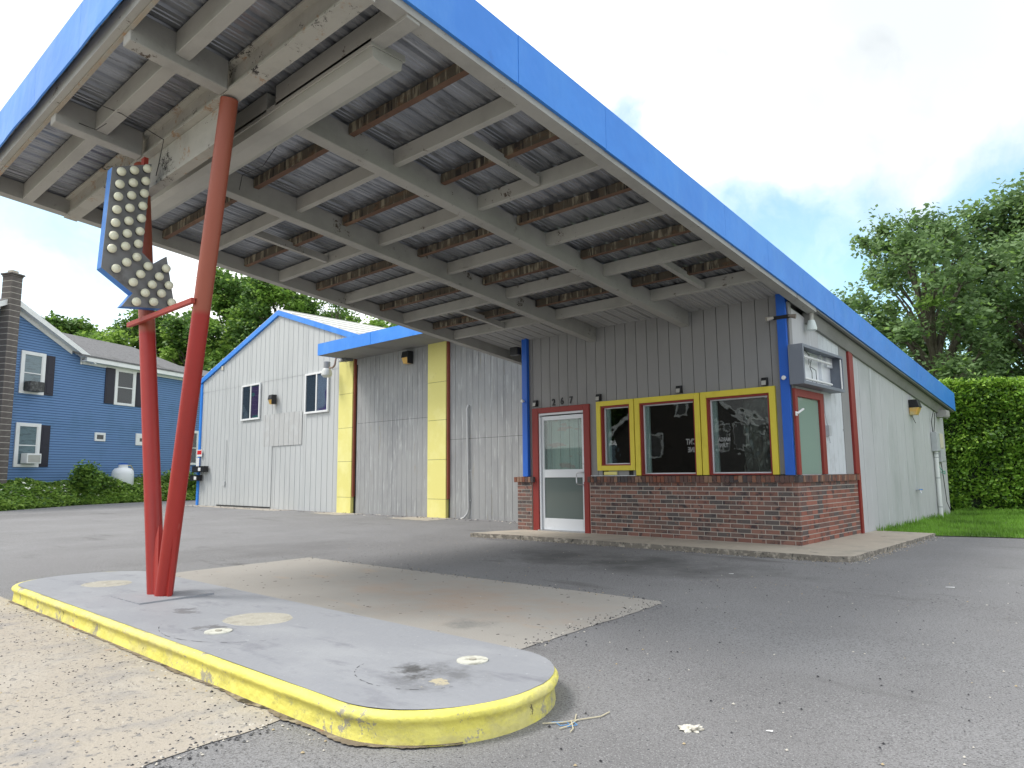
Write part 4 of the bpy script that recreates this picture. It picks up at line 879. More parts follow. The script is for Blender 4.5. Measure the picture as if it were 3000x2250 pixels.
# flat roof overhang
rg_ = box('roof_edge', -13.74, -5.9, 1.03, 9.0, 4.60, 4.73, m_roof, gr)
box('soffit_board', -13.73, -5.9, 1.03, YG, 4.425, 4.44, m_soffit, gr)
mb = MB().hull8([(-14.28, YG, 4.45), (-13.74, YG, 4.45), (-13.74, YG+2, 4.45), (-14.28, YG+2, 4.45), (-14.28, YG, 4.72), (-13.74, YG, 4.72), (-13.74, YG+2, 4.72), (-14.28, YG+2, 4.72)]); mb.build('roof_infill', m_sheet, gr)
x = -13.76
while x < -5.9:
    x2 = min(x+1.24, -5.9); o_ = random.uniform(-.004, .004)
    box('fascia_panel', x+.002, x2-.002, 1.0+o_, 1.02+o_, 4.42, 4.755, m_blue, gr); x = x2
box('fascia_panel', -13.76, -13.742, 1.022, 2.19, 4.42, 4.755, m_blue, gr)
pc = thing('drain_conduit', 'thin pale conduit running down the grey boards left of the entrance', 'conduit', (-8.85, YG, 1.3))
MB().tube([(-8.80, YG-.01, 2.70), (-8.80, YG-.05, 2.72), (-8.82, YG-.07, 2.62), (-8.83, YG-.05, 2.5), (-8.80, YG-.04, .2), (-8.83, YG-.05, .08), (-8.93, YG-.07, -.02), (-9.02, YG-.08, -.05)], .026, 10).build('pipe', M('galvanised_pipe', (.52, .53, .53), .5), pc, smooth=True)
for z in (.38, 1.1): MB().box(-8.84, -8.74, YG-.02, YG-.001, z, z+.03).build('clip', m_egrey, pc)

# ------------------------------------------------------------------ gabled metal building
wh = thing('metal_warehouse', 'pale corrugated gabled building with blue rake trim and two white windows', 'warehouse', (-18.5, 3, 0))
XP, ZP, XW0, XW1, RS = -18.07, 6.47, -23.72, -13.0, .322
def rz(x): return ZP-RS*abs(x-XP)
mb = MB(); zb = -.1
vv = [(XW0, zb), (XW1, zb), (XW1, rz(XW1)), (XP, ZP), (XW0, rz(XW0))]
n = 5; mb.add([(x, YG+.03, z) for x, z in vv]+[(x, YG+14, z) for x, z in vv], [tuple(range(5)), tuple(range(5, 10))[::-1]]+[(i, i+5, (i+1) % 5+5, (i+1) % 5) for i in range(5)])
ws = mb.build('gable_wall', m_sheet, wh)
def ribbed(x0, x1, z0, ztop, par, name='wall_sheet', y=YG+.02, mat=m_sheet):
    """corrugated sheet, ribs every 0.305 m; ztop a function of x"""
    prof = [(x0, 0)]; x = x0+.10
    while x < x1-.06:
        prof += [(x, 0), (x+.006, -.012), (x+.018, -.012), (x+.024, 0)]
        x += .2285 if False else .305
    prof.append((x1, 0)); n = len(prof)
    v = [(px, y+d, z0 if not callable(z0) else z0(px)) for px, d in prof]+[(px, y+d, ztop(px)) for px, d in prof]
    return mesh(name, v, [(i, i+1, n+i+1, n+i) for i in range(n-1)], mat, par)
WINS = [(-20.44, -19.13, 2.985, 4.25), (-16.27, -14.955, 2.97, 4.25)]
x = XW0+.06; k = 0
while x < XW1-.02:
    x2 = min(x+.915, XW1)
    ribbed(x, x2-.004, -.08, lambda q: min(4.255, rz(q)-.02), ws, y=YG+.02-.003*(k % 2))
    if rz((x+x2)/2) > 4.4: ribbed(x, x2-.004, 4.262, lambda q: rz(q)-.02, ws, y=YG+.014-.003*(k % 2))
    x = x2; k += 1
# large door leaf and beige patch, plain boards with low relief
for (a, b, z0, z1, mt_, nm, yy) in ((-18.88, -16.45, 2.02, 3.10, m_patch, 'patch_panel', YG-.008), ):
    x = a
    while x < b-.05:
        x2 = min(x+.61, b); ribbed(x, x2-.003, z0, lambda q: z1, ws, nm, yy+.004, mt_); x = x2
x = -22.10
while x < -18.3:
    x2 = min(x+.64, -18.27); ribbed(x, x2-.003, .01, lambda q: 2.9 if q > -20.5 and q < -19.1 else 2.9, ws, 'door_sheet', YG-.002, m_sheet); x = x2
box('door_gap', -22.1, -18.27, YG-.03, YG-.02, -.03, .008, m_black, wh)
box('corner_trim', XW0-.08, XW0+.05, YG-.03, YG+.03, -.09, rz(XW0)-.02, m_blue, wh)
box('corner_trim', -14.42, -14.30, YG-.02, YG+.02, -.09, 4.55, m_sheet, wh)
def rake(x0, x1, nm='rake_trim'):
    n_ = 3
    for i in range(n_):
        a = x0+(x1-x0)*i/n_+.003; b = x0+(x1-x0)*(i+1)/n_-.003
        MB().hull8([(a, YG-.06, rz(a)-.01), (b, YG-.06, rz(b)-.01), (b, YG+.05, rz(b)-.01), (a, YG+.05, rz(a)-.01), (a, YG-.06, rz(a)+.17), (b, YG-.06, rz(b)+.17), (b, YG+.05, rz(b)+.17), (a, YG+.05, rz(a)+.17)]).build(nm, m_blue, wh)
rake(XW0-.1, XP); rake(XP, XW1)
m_mroof = M('white_metal_roof', (.66, .66, .62), .5, [((.58, .57, .53), 1.5, .5, .7, (1, .3, 1))])
for s, e in ((XW0-.12, XP), (XP, XW1+.1)):
    x = s
    while x < e-.02:
        x2 = min(x+.9, e)
        MB().hull8([(x, YG-.05, rz(x)+.172), (x2, YG-.05, rz(x2)+.172), (x2, YG+14, rz(x2)+.172), (x, YG+14, rz(x)+.172), (x, YG-.05, rz(x)+.19), (x2, YG-.05, rz(x2)+.19), (x2, YG+14, rz(x2)+.19), (x, YG+14, rz(x)+.19)]).hull8([(x, YG-.05, rz(x)+.19), (x+.04, YG-.05, rz(x+.04)+.19), (x+.04, YG+14, rz(x+.04)+.19), (x, YG+14, rz(x)+.19), (x, YG-.05, rz(x)+.22), (x+.04, YG-.05, rz(x+.04)+.22), (x+.04, YG+14, rz(x+.04)+.22), (x, YG+14, rz(x)+.22)]).build('roof_sheet', m_mroof, wh)
        x = x2
m_wglass = glass_mat('house_glass', (.62, .66, .68), .0, 1.5)
m_curtain = M('purple_curtain', (.26, .14, .42), .8, [((.15, .50, .50), 1.6, .55, .58, (.5, 1, 2.2), 1)])
for i, (a, b, z0, z1) in enumerate(WINS):
    w_ = MB().box(a, a+.06, YG-.055, YG+.0, z0, z1).box(b-.06, b, YG-.055, YG, z0, z1).box(a+.06, b-.06, YG-.055, YG, z0, z0+.06).box(a+.06, b-.06, YG-.055, YG, z1-.06, z1).box((a+b)/2-.03, (a+b)/2+.03, YG-.05, YG, z0+.06, z1-.06).build('window', m_white, wh, bevel=.003)
    for c, d in ((a+.06, (a+b)/2-.03), ((a+b)/2+.03, b-.06)):
        box('pane', c, d, YG-.03, YG-.026, z0+.06, z1-.06, m_wglass, w_)
    box('window_back', a+.06, (a+b)/2, YG-.022, YG-.016, z0+.06, z1-.06, M('dull_screen', (.22, .23, .25), .8, [((.45, .47, .5), 1.4, .55, .6, (1, 1, 1), 2)]), w_)
    box('curtain', (a+b)/2, b-.06, YG-.022, YG-.016, z0+.06, z1-.06, m_curtain if i == 0 else M('lilac_curtain', (.72, .75, .92), .8, [((.35, .2, .55), .9, .60, .64, (1, 1, 1), 1)]), w_)
def mailbox(x0, x1, z, label):
    t = thing('mailbox', label, 'mailbox', (x0, YG, z), 'black mailboxes on the corner of the pale building')
    MB().box(x0, x1, YG-.22, YG-.03, z-.10, z+.10).build('body', m_black, t, bevel=.01)
    box('label_plate', (x0+x1)/2+.05, (x0+x1)/2+.25, YG-.226, YG-.221, z-.06, z+.06, m_white, t)
    box('lid', x0-.01, x1+.01, YG-.235, YG-.03, z+.101, z+.115, m_black, t)
mailbox(-23.82, -22.85, 1.31, 'wide upper black mailbox with a white tag beside the blue corner trim')
mailbox(-23.98, -23.35, .98, 'shorter lower black mailbox with a white tag beside the blue corner trim')
ns = thing('warning_sign', 'small red and white warning sign on the blue corner trim', 'sign', (-23.65, YG, 1.93))
box('plate', -23.84, -23.40, YG-.05, YG-.04, 1.80, 2.06, m_white, ns); box('red_field', -23.80, -23.44, YG-.055, YG-.051, 1.88, 2.03, M('sign_red', (.62, .02, .02), .5), ns)
n2 = MB().box(-23.86, -23.62, YG-.05, YG-.04, 1.42, 1.75).build('paper_notice', m_white); tag(n2, 'white paper notice below the red warning sign', 'notice')
for z in (1.70, 1.64, 1.60, 1.55): pass
o = MB().box(-22.10, -21.98, YG-.04, YG-.01, 5.0, 5.14).build('vent_plate', M('cream_plate', (.6, .56, .45), .6)); tag(o, 'small cream vent plate under the left rake of the gable', 'vent')
o = MB().box(-21.60, -21.48, YG-.05, YG-.01, .70, .86).tube([(-21.50, YG-.03, .86), (-21.48, YG-.03, 2.35)], .012, 6).build('outlet_box', m_sheet); tag(o, 'pale outlet box with thin riser pipe on the gable wall', 'outlet box')

# ------------------------------------------------------------------ blue house
HP = Vector((-29.831, -2.488, 0)); HROT = math.atan2(.90485, -.42574)
hs = thing('clapboard_house', 'blue clapboard house with white trim, black shutters and grey shingle roof', 'house', (HP.x, HP.y, 0), None, HROT)
m_clap = M('blue_clapboard', (.12, .225, .425), .6, [((.10, .20, .36), .8, .5, .7, I1), ((.13, .24, .41), 3, .6, .75, (.3, 1, 1))], [(6, .003)])
m_shingle = M('grey_shingle', (.17, .17, .175), .9, [((.12, .12, .125), 9, .5, .62, I1), ((.22, .22, .22), 24, .58, .7, I1), ((.10, .10, .10), 1, .55, .7, I1)], [(20, .01)])
S0, S1, ZB, ZE = -4.2, 14.0, .62, 6.28
PS, PZ = -.65, 8.05
def gtop(s):
    return max(ZE if s > 2.4 or s < -4 else 0, PZ-.49*abs(s-PS)) if -4.2 <= s <= 3.3 else ZE
vv = [(S0, ZB), (S1, ZB), (S1, ZE), (3.3, ZE), (PS, PZ), (S0, PZ-.49*(PS-S0))]
n = 6; body = MB().add([(x, .02, z) for x, z in vv]+[(x, 7.5, min(z, 6.2)) for x, z in vv], [tuple(range(n)), tuple(range(n, 2*n))[::-1]]+[(i, i+n, (i+1) % n+n, (i+1) % n) for i in range(n)]).build('wall', M('navy_shadow_gap', (.015, .03, .06), .9), hs)  # navy backing paints the shadow line beneath each clapboard
z = ZB; ph = .107
while z < PZ-.1:
    zt = z+ph
    if zt <= ZE: a, b = S0, S1
    else: w_ = (PZ-zt)/.49; a, b = max(S0, PS-w_), min(3.3 if zt > ZE else S1, PS+w_)
    if b-a > .2:
        MB().add([(a, -.022, z+.015), (b, -.022, z+.015), (b, -.004, zt), (a, -.004, zt), (a, .019, z+.015), (b, .019, z+.015), (b, .019, zt), (a, .019, zt)], [(0, 1, 2, 3), (0, 4, 5, 1), (0, 3, 7, 4), (1, 5, 6, 2), (3, 2, 6, 7)]).build('clapboard', m_clap, body)
    z = zt
box('foundation', S0, S1, .03, 7.4, -.2, ZB-.05, m_slab, hs); box('base_trim', S0, S1, -.025, .03, ZB-.05, ZB, m_white, hs)
# roofs
def slab(name, pts4, t, mat, par):
    return MB().hull8([tuple(p) for p in pts4]+[(p[0], p[1], p[2]+t) for p in pts4]).build(name, mat, par)
ov = .35
rf = slab('roof', [(3.25, -ov, PZ-.49*(3.25-PS)+.02), (3.25, 8, PZ-.49*(3.25-PS)+.02), (PS, 8, PZ+.02), (PS, -ov, PZ+.02)], .10, m_shingle, hs)
slab('roof', [(PS, -ov, PZ+.02), (PS, 8, PZ+.02), (-4.6, 8, PZ-.49*(3.95)+.02), (-4.6, -ov, PZ-.49*(3.95)+.02)], .10, m_shingle, hs)
slab('roof', [(2.5, -.42, 6.28), (10.2, -.42, 6.28), (9.2, 3.7, 7.97), (.6, 3.7, 7.97)], .08, m_shingle, hs)
slab('roof', [(9.6, -.42, 6.26), (17, -.42, 6.26), (17, 3.7, 7.45), (9.6, 3.7, 7.45)], .08, m_shingle, hs)
# rake trim: fascia board and soffit board
def raketrim(sa, sb):
    za = PZ-.49*abs(sa-PS); zb2 = PZ-.49*abs(sb-PS)
    MB().hull8([(sa, -ov-.02, za-.12), (sb, -ov-.02, zb2-.12), (sb, -ov+.01, zb2-.12), (sa, -ov+.01, za-.12), (sa, -ov-.02, za+.10), (sb, -ov-.02, zb2+.10), (sb, -ov+.01, zb2+.10), (sa, -ov+.01, za+.10)]).build('rake_board', m_white, hs)
    q = max(-4.15, min(2.3, sb)); zq = PZ-.49*abs(q-PS)
    MB().hull8([(sa, -ov, za-.10), (sb, -ov, zb2-.10), (sb, -.0, zb2-.10), (sa, -.0, za-.10), (sa, -ov, za-.07), (sb, -ov, zb2-.07), (sb, -.0, zb2-.07), (sa, -.0, za-.07)]).hull8([(sa, -.05, za-.26), (q, -.05, zq-.26), (q, -.024, zq-.26), (sa, -.024, za-.26), (sa, -.05, za-.10), (q, -.05, zq-.10), (q, -.024, zq-.10), (sa, -.024, za-.10)]).build('soffit_board', m_white, hs)
raketrim(PS, 3.25); raketrim(PS, -4.5)
MB().box(2.75, S1, -.40, -.30, 6.16, 6.30).box(2.75, S1, -.40, .02, 6.10, 6.16).box(2.85, S1, -.05, -.023, 6.0, 6.10).build('eave_trim', m_white, hs)
MB().box(2.75, 2.83, -.04, -.021, 5.98, 6.32).build('corner_board', m_white, hs)
# chimney of blocks
ck = MB().box(-.965, -.525, -.485, -.015, .3, 8.95).build('chimney', m_mortar, hs)
m_block = M('chimney_block', (.115, .10, .095), .9, [((.15, .135, .125), 4, .5, .65, I1)], [(30, .006)])
z = .3; CHB = .235; bm_ = None
while z+CHB < 9.02:
    if bm_ is None:
        ob = MB().box(-.225, .225, -.24, .24, 0, CHB-.024).build('block', m_block, ck); bm_ = ob.data
    else: ob = new_obj('block', bm_, ck)
    ob.location = (-.745, -.25, z); z += CHB
MB().box(-1.04, -.45, -.56, .06, 9.0, 9.07).box(-1.0, -.49, -.52, .02, 8.93, 8.999).build('cap', m_block, ck, bevel=.02)
MB().box(-.88, -.62, -.38, -.12, 9.07, 9.20).build('flue', m_slab, ck)
m_shutter = M('black_shutter', (.025, .022, .035), .5)
m_blindw = M('pale_blind', (.42, .48, .50), .7, [((.30, .34, .36), 2, .5, .6, (1, 1, 6), 2)])
def sash(s0, s1, z0, z1, tr=.14, left=None, right=None, back=m_blindw, single=False):
    w_ = MB().box(s0, s0+tr, -.06, -.0, z0, z1).box(s1-tr, s1, -.06, -.0, z0, z1).box(s0+tr, s1-tr, -.06, 0, z1-tr, z1).box(s0+tr, s1-tr, -.06, 0, z0, z0+tr*.8).build('window', m_white, hs, bevel=.004)
    a, b, c, d = s0+tr, s1-tr, z0+tr*.8, z1-tr
    if not single:
        MB().box(a, b, -.045, -.01, (c+d)/2-.02, (c+d)/2+.02).box(a, a+.035, -.045, -.01, c, d).box(b-.035, b, -.045, -.01, c, d).build('sash', m_white, w_)
    box('pane', a, b, -.030, -.026, c, d, m_wglass if back is not m_blindw else glass_mat('light_glass', (.75, .8, .82), 0, 1.5), w_)
    box('blind', a, b, -.022, -.018, c, d, back, w_)
    for q in (left, right):
        if q:
            sh = box('shutter', q[0], q[1], -.055, -.021, z0+.02, z1-.04, m_shutter, hs)
            zm = (z0+z1)/2
            for e0, e1 in ((z0+.10, zm-.06), (zm+.04, z1-.14)): box('shutter_panel', q[0]+.07, q[1]-.07, -.064, -.056, e0, e1, m_shutter, sh, bevel=.004)
sash(.02, 1.10, 4.43, 6.16, right=(1.13, 1.52))
sash(.02, 1.10, 1.48, 3.25, right=(1.13, 1.52))
m_dimin = M('dim_inside', (.12, .12, .12), .8)
sash(4.63, 5.83, 4.37, 6.07, left=(4.10, 4.60), right=(5.86, 6.28), back=m_dimin)
sash(9.10, 10.24, 1.65, 3.45, back=m_dimin)
sash(3.72, 4.28, 2.66, 3.04, .10, single=True, back=m_dimin)
sash(6.02, 6.83, 2.55, 3.11, .22, single=True, back=m_dimin)
def to_world(s, yy, z): return Vector((HP.x, HP.y, 0)) + Matrix.Rotation(HROT, 3, 'Z') @ Vector((s, yy, z))
for s0, z0, wd, mt_, lb in ((.22, 4.52, .62, M('ac_dark', (.05, .05, .05), .5, [((.12, .12, .12), 6, .5, .6, I1)]), 'dark window air conditioner in the upper left window of the blue house'), (.30, 1.62, .62, m_white, 'white window air conditioner in the lower left window of the blue house')):
    t = thing('window_air_conditioner', lb, 'air conditioner', to_world(s0, -.06, z0), None, HROT)
    MB().box(0, wd, -.34, 0, 0, .40).build('casing', mt_, t, bevel=.01); MB().box(.05, wd-.05, -.35, -.341, .05, .34).build('grille', m_fix if mt_ is m_white else mt_, t)
# propane tank
tk = thing('propane_tank', 'squat white propane tank with a blue cap among the weeds by the blue house', 'propane tank', to_world(4.68, -.75, .58))
tx, ty, tz = tk.location
MB().lathe([(.10, .0), (.40, .02), (.45, .10), (.455, .60), (.43, .74), (.34, .85), (.15, .90), (.14, .92)], (tx, ty, tz), 32).build('body', M('white_tank', (.78, .80, .82), .4, [((.15, .2, .15), 6, .68, .7, (1, 1, .5), 6)], spec=.5), tk, smooth=True)
MB().lathe([(.19, .86), (.19, 1.02), (.21, 1.03)], (tx, ty, tz), 24).build('collar', m_white, tk, smooth=True)
MB().lathe([(.22, 1.03), (.22, 1.06), (.12, 1.09)], (tx, ty, tz), 24).build('cap', m_bluetrim, tk, smooth=True)
MB().tube([(tx, ty, tz+.95), (tx-.1, ty+.35, tz+1.0), (tx-.18, ty+.5, tz+.8)], .015, 6).build('hose', M('yellow_hose', (.6, .45, .1), .5), tk)

# ------------------------------------------------------------------ weedy bank in front of the house
def bank_h(t):   # t 0 at the asphalt edge, 1 at the house
    return -.07+.66*min(1, max(0, t))**.8
EDGE = [(-20.0, -17.5), (-23.6, -9), (-26.03, -3.58), (-28.85, -.27), (-29.6, 2.72), (-29.9, 6.5)]
INN = [(-26.5, -19.5), (-28.5, -9), (-29.9, -3.4), (-31.4, -.1), (-32.6, 3.2), (-34.2, 8)]
v = []; f = []
NR = 8
for i, (a, b) in enumerate(zip(EDGE, INN)):
    for k in range(NR+1):
        t = k/NR; p = Vector(a).lerp(Vector(b), t); v.append((p.x, p.y, bank_h(t)+(0 if k else -.03)))
for i in range(len(EDGE)-1):
    for k in range(NR): q = i*(NR+1)+k; f.append((q, q+1, q+NR+2, q+NR+1))
mesh('bank', v, f, m_soil, None, 'structure')
def bank_pts(n, tmax=1.0, pw=1.0):
    seg = rng.integers(0, len(EDGE)-1, n); u = rng.uniform(0, 1, n); t = rng.uniform(0, 1, n)**pw*tmax
    E_ = np.array(EDGE); I_ = np.array(INN); e = E_[seg]*(1-u)[:, None]+E_[seg+1]*u[:, None]; q = I_[seg]*(1-u)[:, None]+I_[seg+1]*u[:, None]
    p = e*(1-t)[:, None]+q*t[:, None]; return p, t
p, t = bank_pts(52000)
hh = -.07+.66*t**.8; bumpy = np.array([mn.noise(Vector((x*.9, y*.9, 0))) for x, y in p]); top = (.10+.35*np.minimum(1, t*3))*(1+.7*bumpy)
P3 = np.column_stack([p[:, 0], p[:, 1], hh+top*rng.uniform(.2, 1, len(p))])
A = leafset(P3, .18, upness=.9); mi = rng.choice([0, 2, 2, 2, 1], len(p)); mi[(rng.uniform(0, 1, len(p)) < .05) & (t > .15)] = 3
o = quads('ground_cover', *A, m_leaf+[m_flower], None, 'stuff', extra=mi); tag(o, 'leafy weeds with white flowers along the foot of the blue house', 'weeds')
# ------------------------------------------------------------------ trees
def tree(name, label, cat, base, height, rad, n, size, mats, seed, trunk=.22, lean=(0, 0), crown_z=.30, clumps=46, group=None, squash=1.0, fork=True, gap=1.0, bias=(3, 2, 1)):
    rg = np.random.default_rng(seed); rr = random.Random(seed); base = Vector(base)
    t = thing(name, label, cat, base, group)
    top = base+Vector((lean[0], lean[1], height))
    cz0 = height*crown_z; ch = height-cz0
    cc = []; cr = []
    for i in range(clumps):
        u = (i+.5)/clumps; zz = cz0+ch*(.06+.90*u); prof = math.sin(math.pi*min(1, max(.0, .10+.86*u)))**.6
        a = i*2.399+rr.uniform(-.5, .5); q = rad*prof*math.sqrt(rr.uniform(.12, 1))*.85
        fx = lean[0]*zz/height; fy = lean[1]*zz/height
        cc.append((base.x+fx+q*math.cos(a), base.y+fy+q*math.sin(a), base.z+zz)); cr.append(rad*rr.uniform(.16, .33)*gap)
    cc = np.array(cc); cr = np.array(cr)
    # wood
    mb = MB(); k = 7; pts_ = []; rs = []
    for i in range(k+1):
        u = i/k; pts_.append(base+Vector((lean[0]*u+.12*math.sin(u*5+seed), lean[1]*u+.1*math.cos(u*4+seed), height*.86*u-.15*(i == 0)))); rs.append(trunk*(1-.86*u)*(1.25 if i == 0 else 1))
    mb.tube(pts_, rs, 10)
    mb.build('trunk', m_bark, t, smooth=True); lb = MB()
    for c, r_ in zip(cc, cr):
        c = Vector(c); u = max(.12, min(.92, ((c.z-base.z)/height)-.22)); q = u*k/1.0; i = min(k-1, int(q)); s = pts_[i].lerp(pts_[i+1], q-i)
        mid = s.lerp(c, .5)+Vector((rr.uniform(-.2, .2), rr.uniform(-.2, .2), .25*(c-s).length*.5)); r0 = trunk*(1-.8*u)*.45
        lb.tube([s, mid, c], [r0, r0*.6, r0*.2], 5)
        for _ in range(2):
            e = c+Vector(rdirs(1, rg)[0])*r_*.8; lb.tube([mid.lerp(c, .6), e], [r0*.3, .006], 4)
    lb.build('limbs', m_bark, t)
    w_ = cr**2; w_ /= w_.sum(); idx = rg.choice(clumps, n, p=w_); d = rdirs(n, rg); rad_ = cr[idx]*(rg.uniform(0, 1, n)**.42)*rg.uniform(.85, 1.2, n)
    # twig sub-clusters make the outline ragged
    sub = rdirs(clumps*9, rg).reshape(clumps, 9, 3); si = rg.integers(0, 9, n); d2 = sub[idx, si]*.62+d*.55
    P = cc[idx]+d2*rad_[:, None]*np.array([1, 1, .75*squash])
    cm_ = rg.choice(3, clumps, p=np.array(bias)/sum(bias)); mi = np.where(rg.uniform(0, 1, n) < .72, cm_[idx], rg.integers(0, 3, n))
    quads('crown', *leafset(P, size, rg), mats, t, extra=mi)
    return t
tree('broadleaf_tree', 'leaning broadleaf tree with open crown behind the rear end of the blue roof edge', 'tree', (-1.95, 21.0, 0), 10.9, 3.7, 25000, .20, m_leafblue, 11, .30, (-.95, -.6), .25, 60)
tree('broadleaf_tree', 'tallest dense broadleaf tree at the right edge, rising over the hedge', 'tree', (.3, 27.0, 0), 12.9, 5.2, 62000, .23, m_leafblue, 12, .36, (.6, -.5), .22, 84)
tree('broadleaf_tree', 'dense tree partly cut by the right edge of the photo, beside the tallest one', 'tree', (6.2, 27.5, 0), 13.4, 5.2, 42000, .23, m_leafblue, 13, .34, (0, 0), .22, 60)
tree('young_tree', 'thin pale green young tree just behind the hedge top', 'tree', (2.2, 17.5, 0), 6.3, 1.6, 7000, .13, m_leaf, 14, .09, (0, 0), .45, 34, bias=(1, 1, 4))
tree('maple_tree', 'round maple behind the chimney and roof ridge of the blue house', 'tree', (-56, 6.5, .4), 12.6, 4.4, 30000, .34, m_leaf, 21, .35, crown_z=.25, clumps=60)
tree('maple_tree', 'broad green maple between the house roof and the left red pole', 'tree', (-48.5, 9.2, .4), 12.0, 4.6, 42000, .32, m_leaf, 22, .35, crown_z=.16, clumps=70)
tree('maple_tree', 'tall dark maple behind the two red poles', 'tree', (-47, 14.5, .4), 16.0, 4.6, 52000, .32, m_leaf, 23, .4, crown_z=.15, clumps=80, bias=(2, 4, 1))
tree('maple_tree', 'tall maple directly behind the peak of the pale gable', 'tree', (-41.5, 15.2, .4), 14.4, 4.4, 52000, .30, m_leaf, 24, .4, crown_z=.15, clumps=80, bias=(3, 2, 2))
tree('maple_tree', 'wide low maple filling the gap beside the left slope of the gable', 'tree', (-43.5, 10.5, .4), 11.2, 3.8, 36000, .30, m_leaf, 25, .35, crown_z=.1, clumps=60, bias=(3, 2, 2))
tree('bare_tree', 'half bare grey conifer standing right of the gable peak', 'tree', (-35.6, 16.2, .3), 13.2, 2.6, 5200, .20, m_leaf, 26, .26, crown_z=.2, clumps=60, bias=(1, 4, 1))
tree('maple_tree', 'bright yellow green tree above the low blue garage roof edge', 'tree', (-36.8, 21.5, .3), 11.8, 3.6, 34000, .28, m_leaf, 27, .3, crown_z=.3, clumps=60, bias=(2, 1, 4))
tree('maple_tree', 'darker tree further back between the bare conifer and the garage roof', 'tree', (-42.0, 20.5, .3), 13.0, 4.4, 38000, .32, m_leaf, 28, .3, crown_z=.2, clumps=54, bias=(2, 4, 1))
# small sumac bush by the house
def bush(label, c, r, h, n, size, seed, mats=m_leaf):
    rg = np.random.default_rng(seed); t = thing('bush', label, 'bush', c)
    P = rdirs(n, rg)*(rg.uniform(0, 1, n)**.45)[:, None]*np.array([r, r, h/2])*rg.uniform(.7, 1.15, n)[:, None]+np.array([c[0], c[1], c[2]+h*.5])
    quads('foliage', *leafset(P, size, rg), mats, t, extra=rg.integers(0, 3, n))
    lb = MB()
    for i in range(8):
        e = Vector(c)+Vector((rg.uniform(-r, r)*.7, rg.uniform(-r, r)*.7, h*.7)); lb.tube([Vector(c), e], [.02, .006], 5)
    lb.build('stems', m_bark, t)
q = to_world(2.35, -1.2, .25)
bush('tall leafy weed bush standing left of the propane tank', (q.x, q.y, q.z), .62, 1.45, 2600, .15, 31)
q = to_world(3.4, -.9, .35)
bush('small shrub right behind the propane tank against the blue boards', (q.x, q.y, q.z), .5, .9, 1200, .13, 32)
q = to_world(7.2, -1.6, .3)
bush('leafy shrub seen between the two red poles below the blue boards', (q.x, q.y, q.z), .9, 1.1, 3000, .15, 33)
q = to_world(9.6, -1.8, .2)
bush('leafy shrub beside the blue corner trim of the pale building', (q.x, q.y, q.z), .9, 1.2, 3000, .15, 34)

# ------------------------------------------------------------------ tall hedge at the right
hd_ = thing('hedge', 'tall dense green hedge behind the lawn at the right', 'hedge', (4, 12.8, 0))
d_ = Vector((.877, .48, 0)); nrm_ = Vector((.48, -.877, 0)); o0 = Vector((-.24, 10.30, 0))
mb = MB(); a = o0-d_*.9; b = o0+d_*22
def hv(p, off, z): q = p-nrm_*off; return (q.x, q.y, z)
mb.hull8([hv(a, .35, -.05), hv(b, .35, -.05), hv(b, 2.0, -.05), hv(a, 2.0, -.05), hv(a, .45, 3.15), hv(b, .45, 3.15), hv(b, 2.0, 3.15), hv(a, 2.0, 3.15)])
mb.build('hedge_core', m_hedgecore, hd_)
n = 95000; s = -1.0+rng.uniform(0, 1, n)**1.25*20; z = rng.uniform(.05, 3.5, n)
bb = np.array([mn.noise(Vector((x*1.3, zz*1.6, 3)))*.8+mn.noise(Vector((x*4, zz*4.5, 9)))*.35 for x, zz in zip(s, z)])
off = .20-.26*bb+rng.uniform(0, .22, n) + .25*np.maximum(0, z-3.1) + .18*np.maximum(0, .5-z)
topn = 3.30+.16*np.array([mn.noise(Vector((x*1.1, 0, 5))) for x in s])+.10*np.array([mn.noise(Vector((x*4, 0, 8))) for x in s]); k = z < topn
s, z, off = s[k], z[k], off[k]
P = np.array(o0)[None]+np.array(d_)[None]*s[:, None]-np.array(nrm_)[None]*off[:, None]; P[:, 2] = z-.05
nt_ = 16000; st_ = -1+rng.uniform(0, 1, nt_)*20; ot = rng.uniform(.2, 2.0, nt_); Pt = np.array(o0)[None]+np.array(d_)[None]*st_[:, None]-np.array(nrm_)[None]*ot[:, None]
Pt[:, 2] = 3.12+rng.uniform(0, .22, nt_); P = np.vstack([P, Pt])
ne = 9000; oe = rng.uniform(.2, 2.0, ne); se = -1.0-rng.uniform(0, .2, ne); Pe = np.array(o0)[None]+np.array(d_)[None]*se[:, None]-np.array(nrm_)[None]*oe[:, None]; Pe[:, 2] = rng.uniform(0, 3.3, ne); P = np.vstack([P, Pe])
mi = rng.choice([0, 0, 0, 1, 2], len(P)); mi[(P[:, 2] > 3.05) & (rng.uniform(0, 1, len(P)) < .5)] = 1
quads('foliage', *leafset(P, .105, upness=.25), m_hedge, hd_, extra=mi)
mb = MB()
for i in range(16):
    q = o0+d_*(i*.9-.3)-nrm_*.5; mb.tube([q, q+Vector((0, 0, 1.2))], [.04, .03], 6)
mb.build('stems', m_bark, hd_)

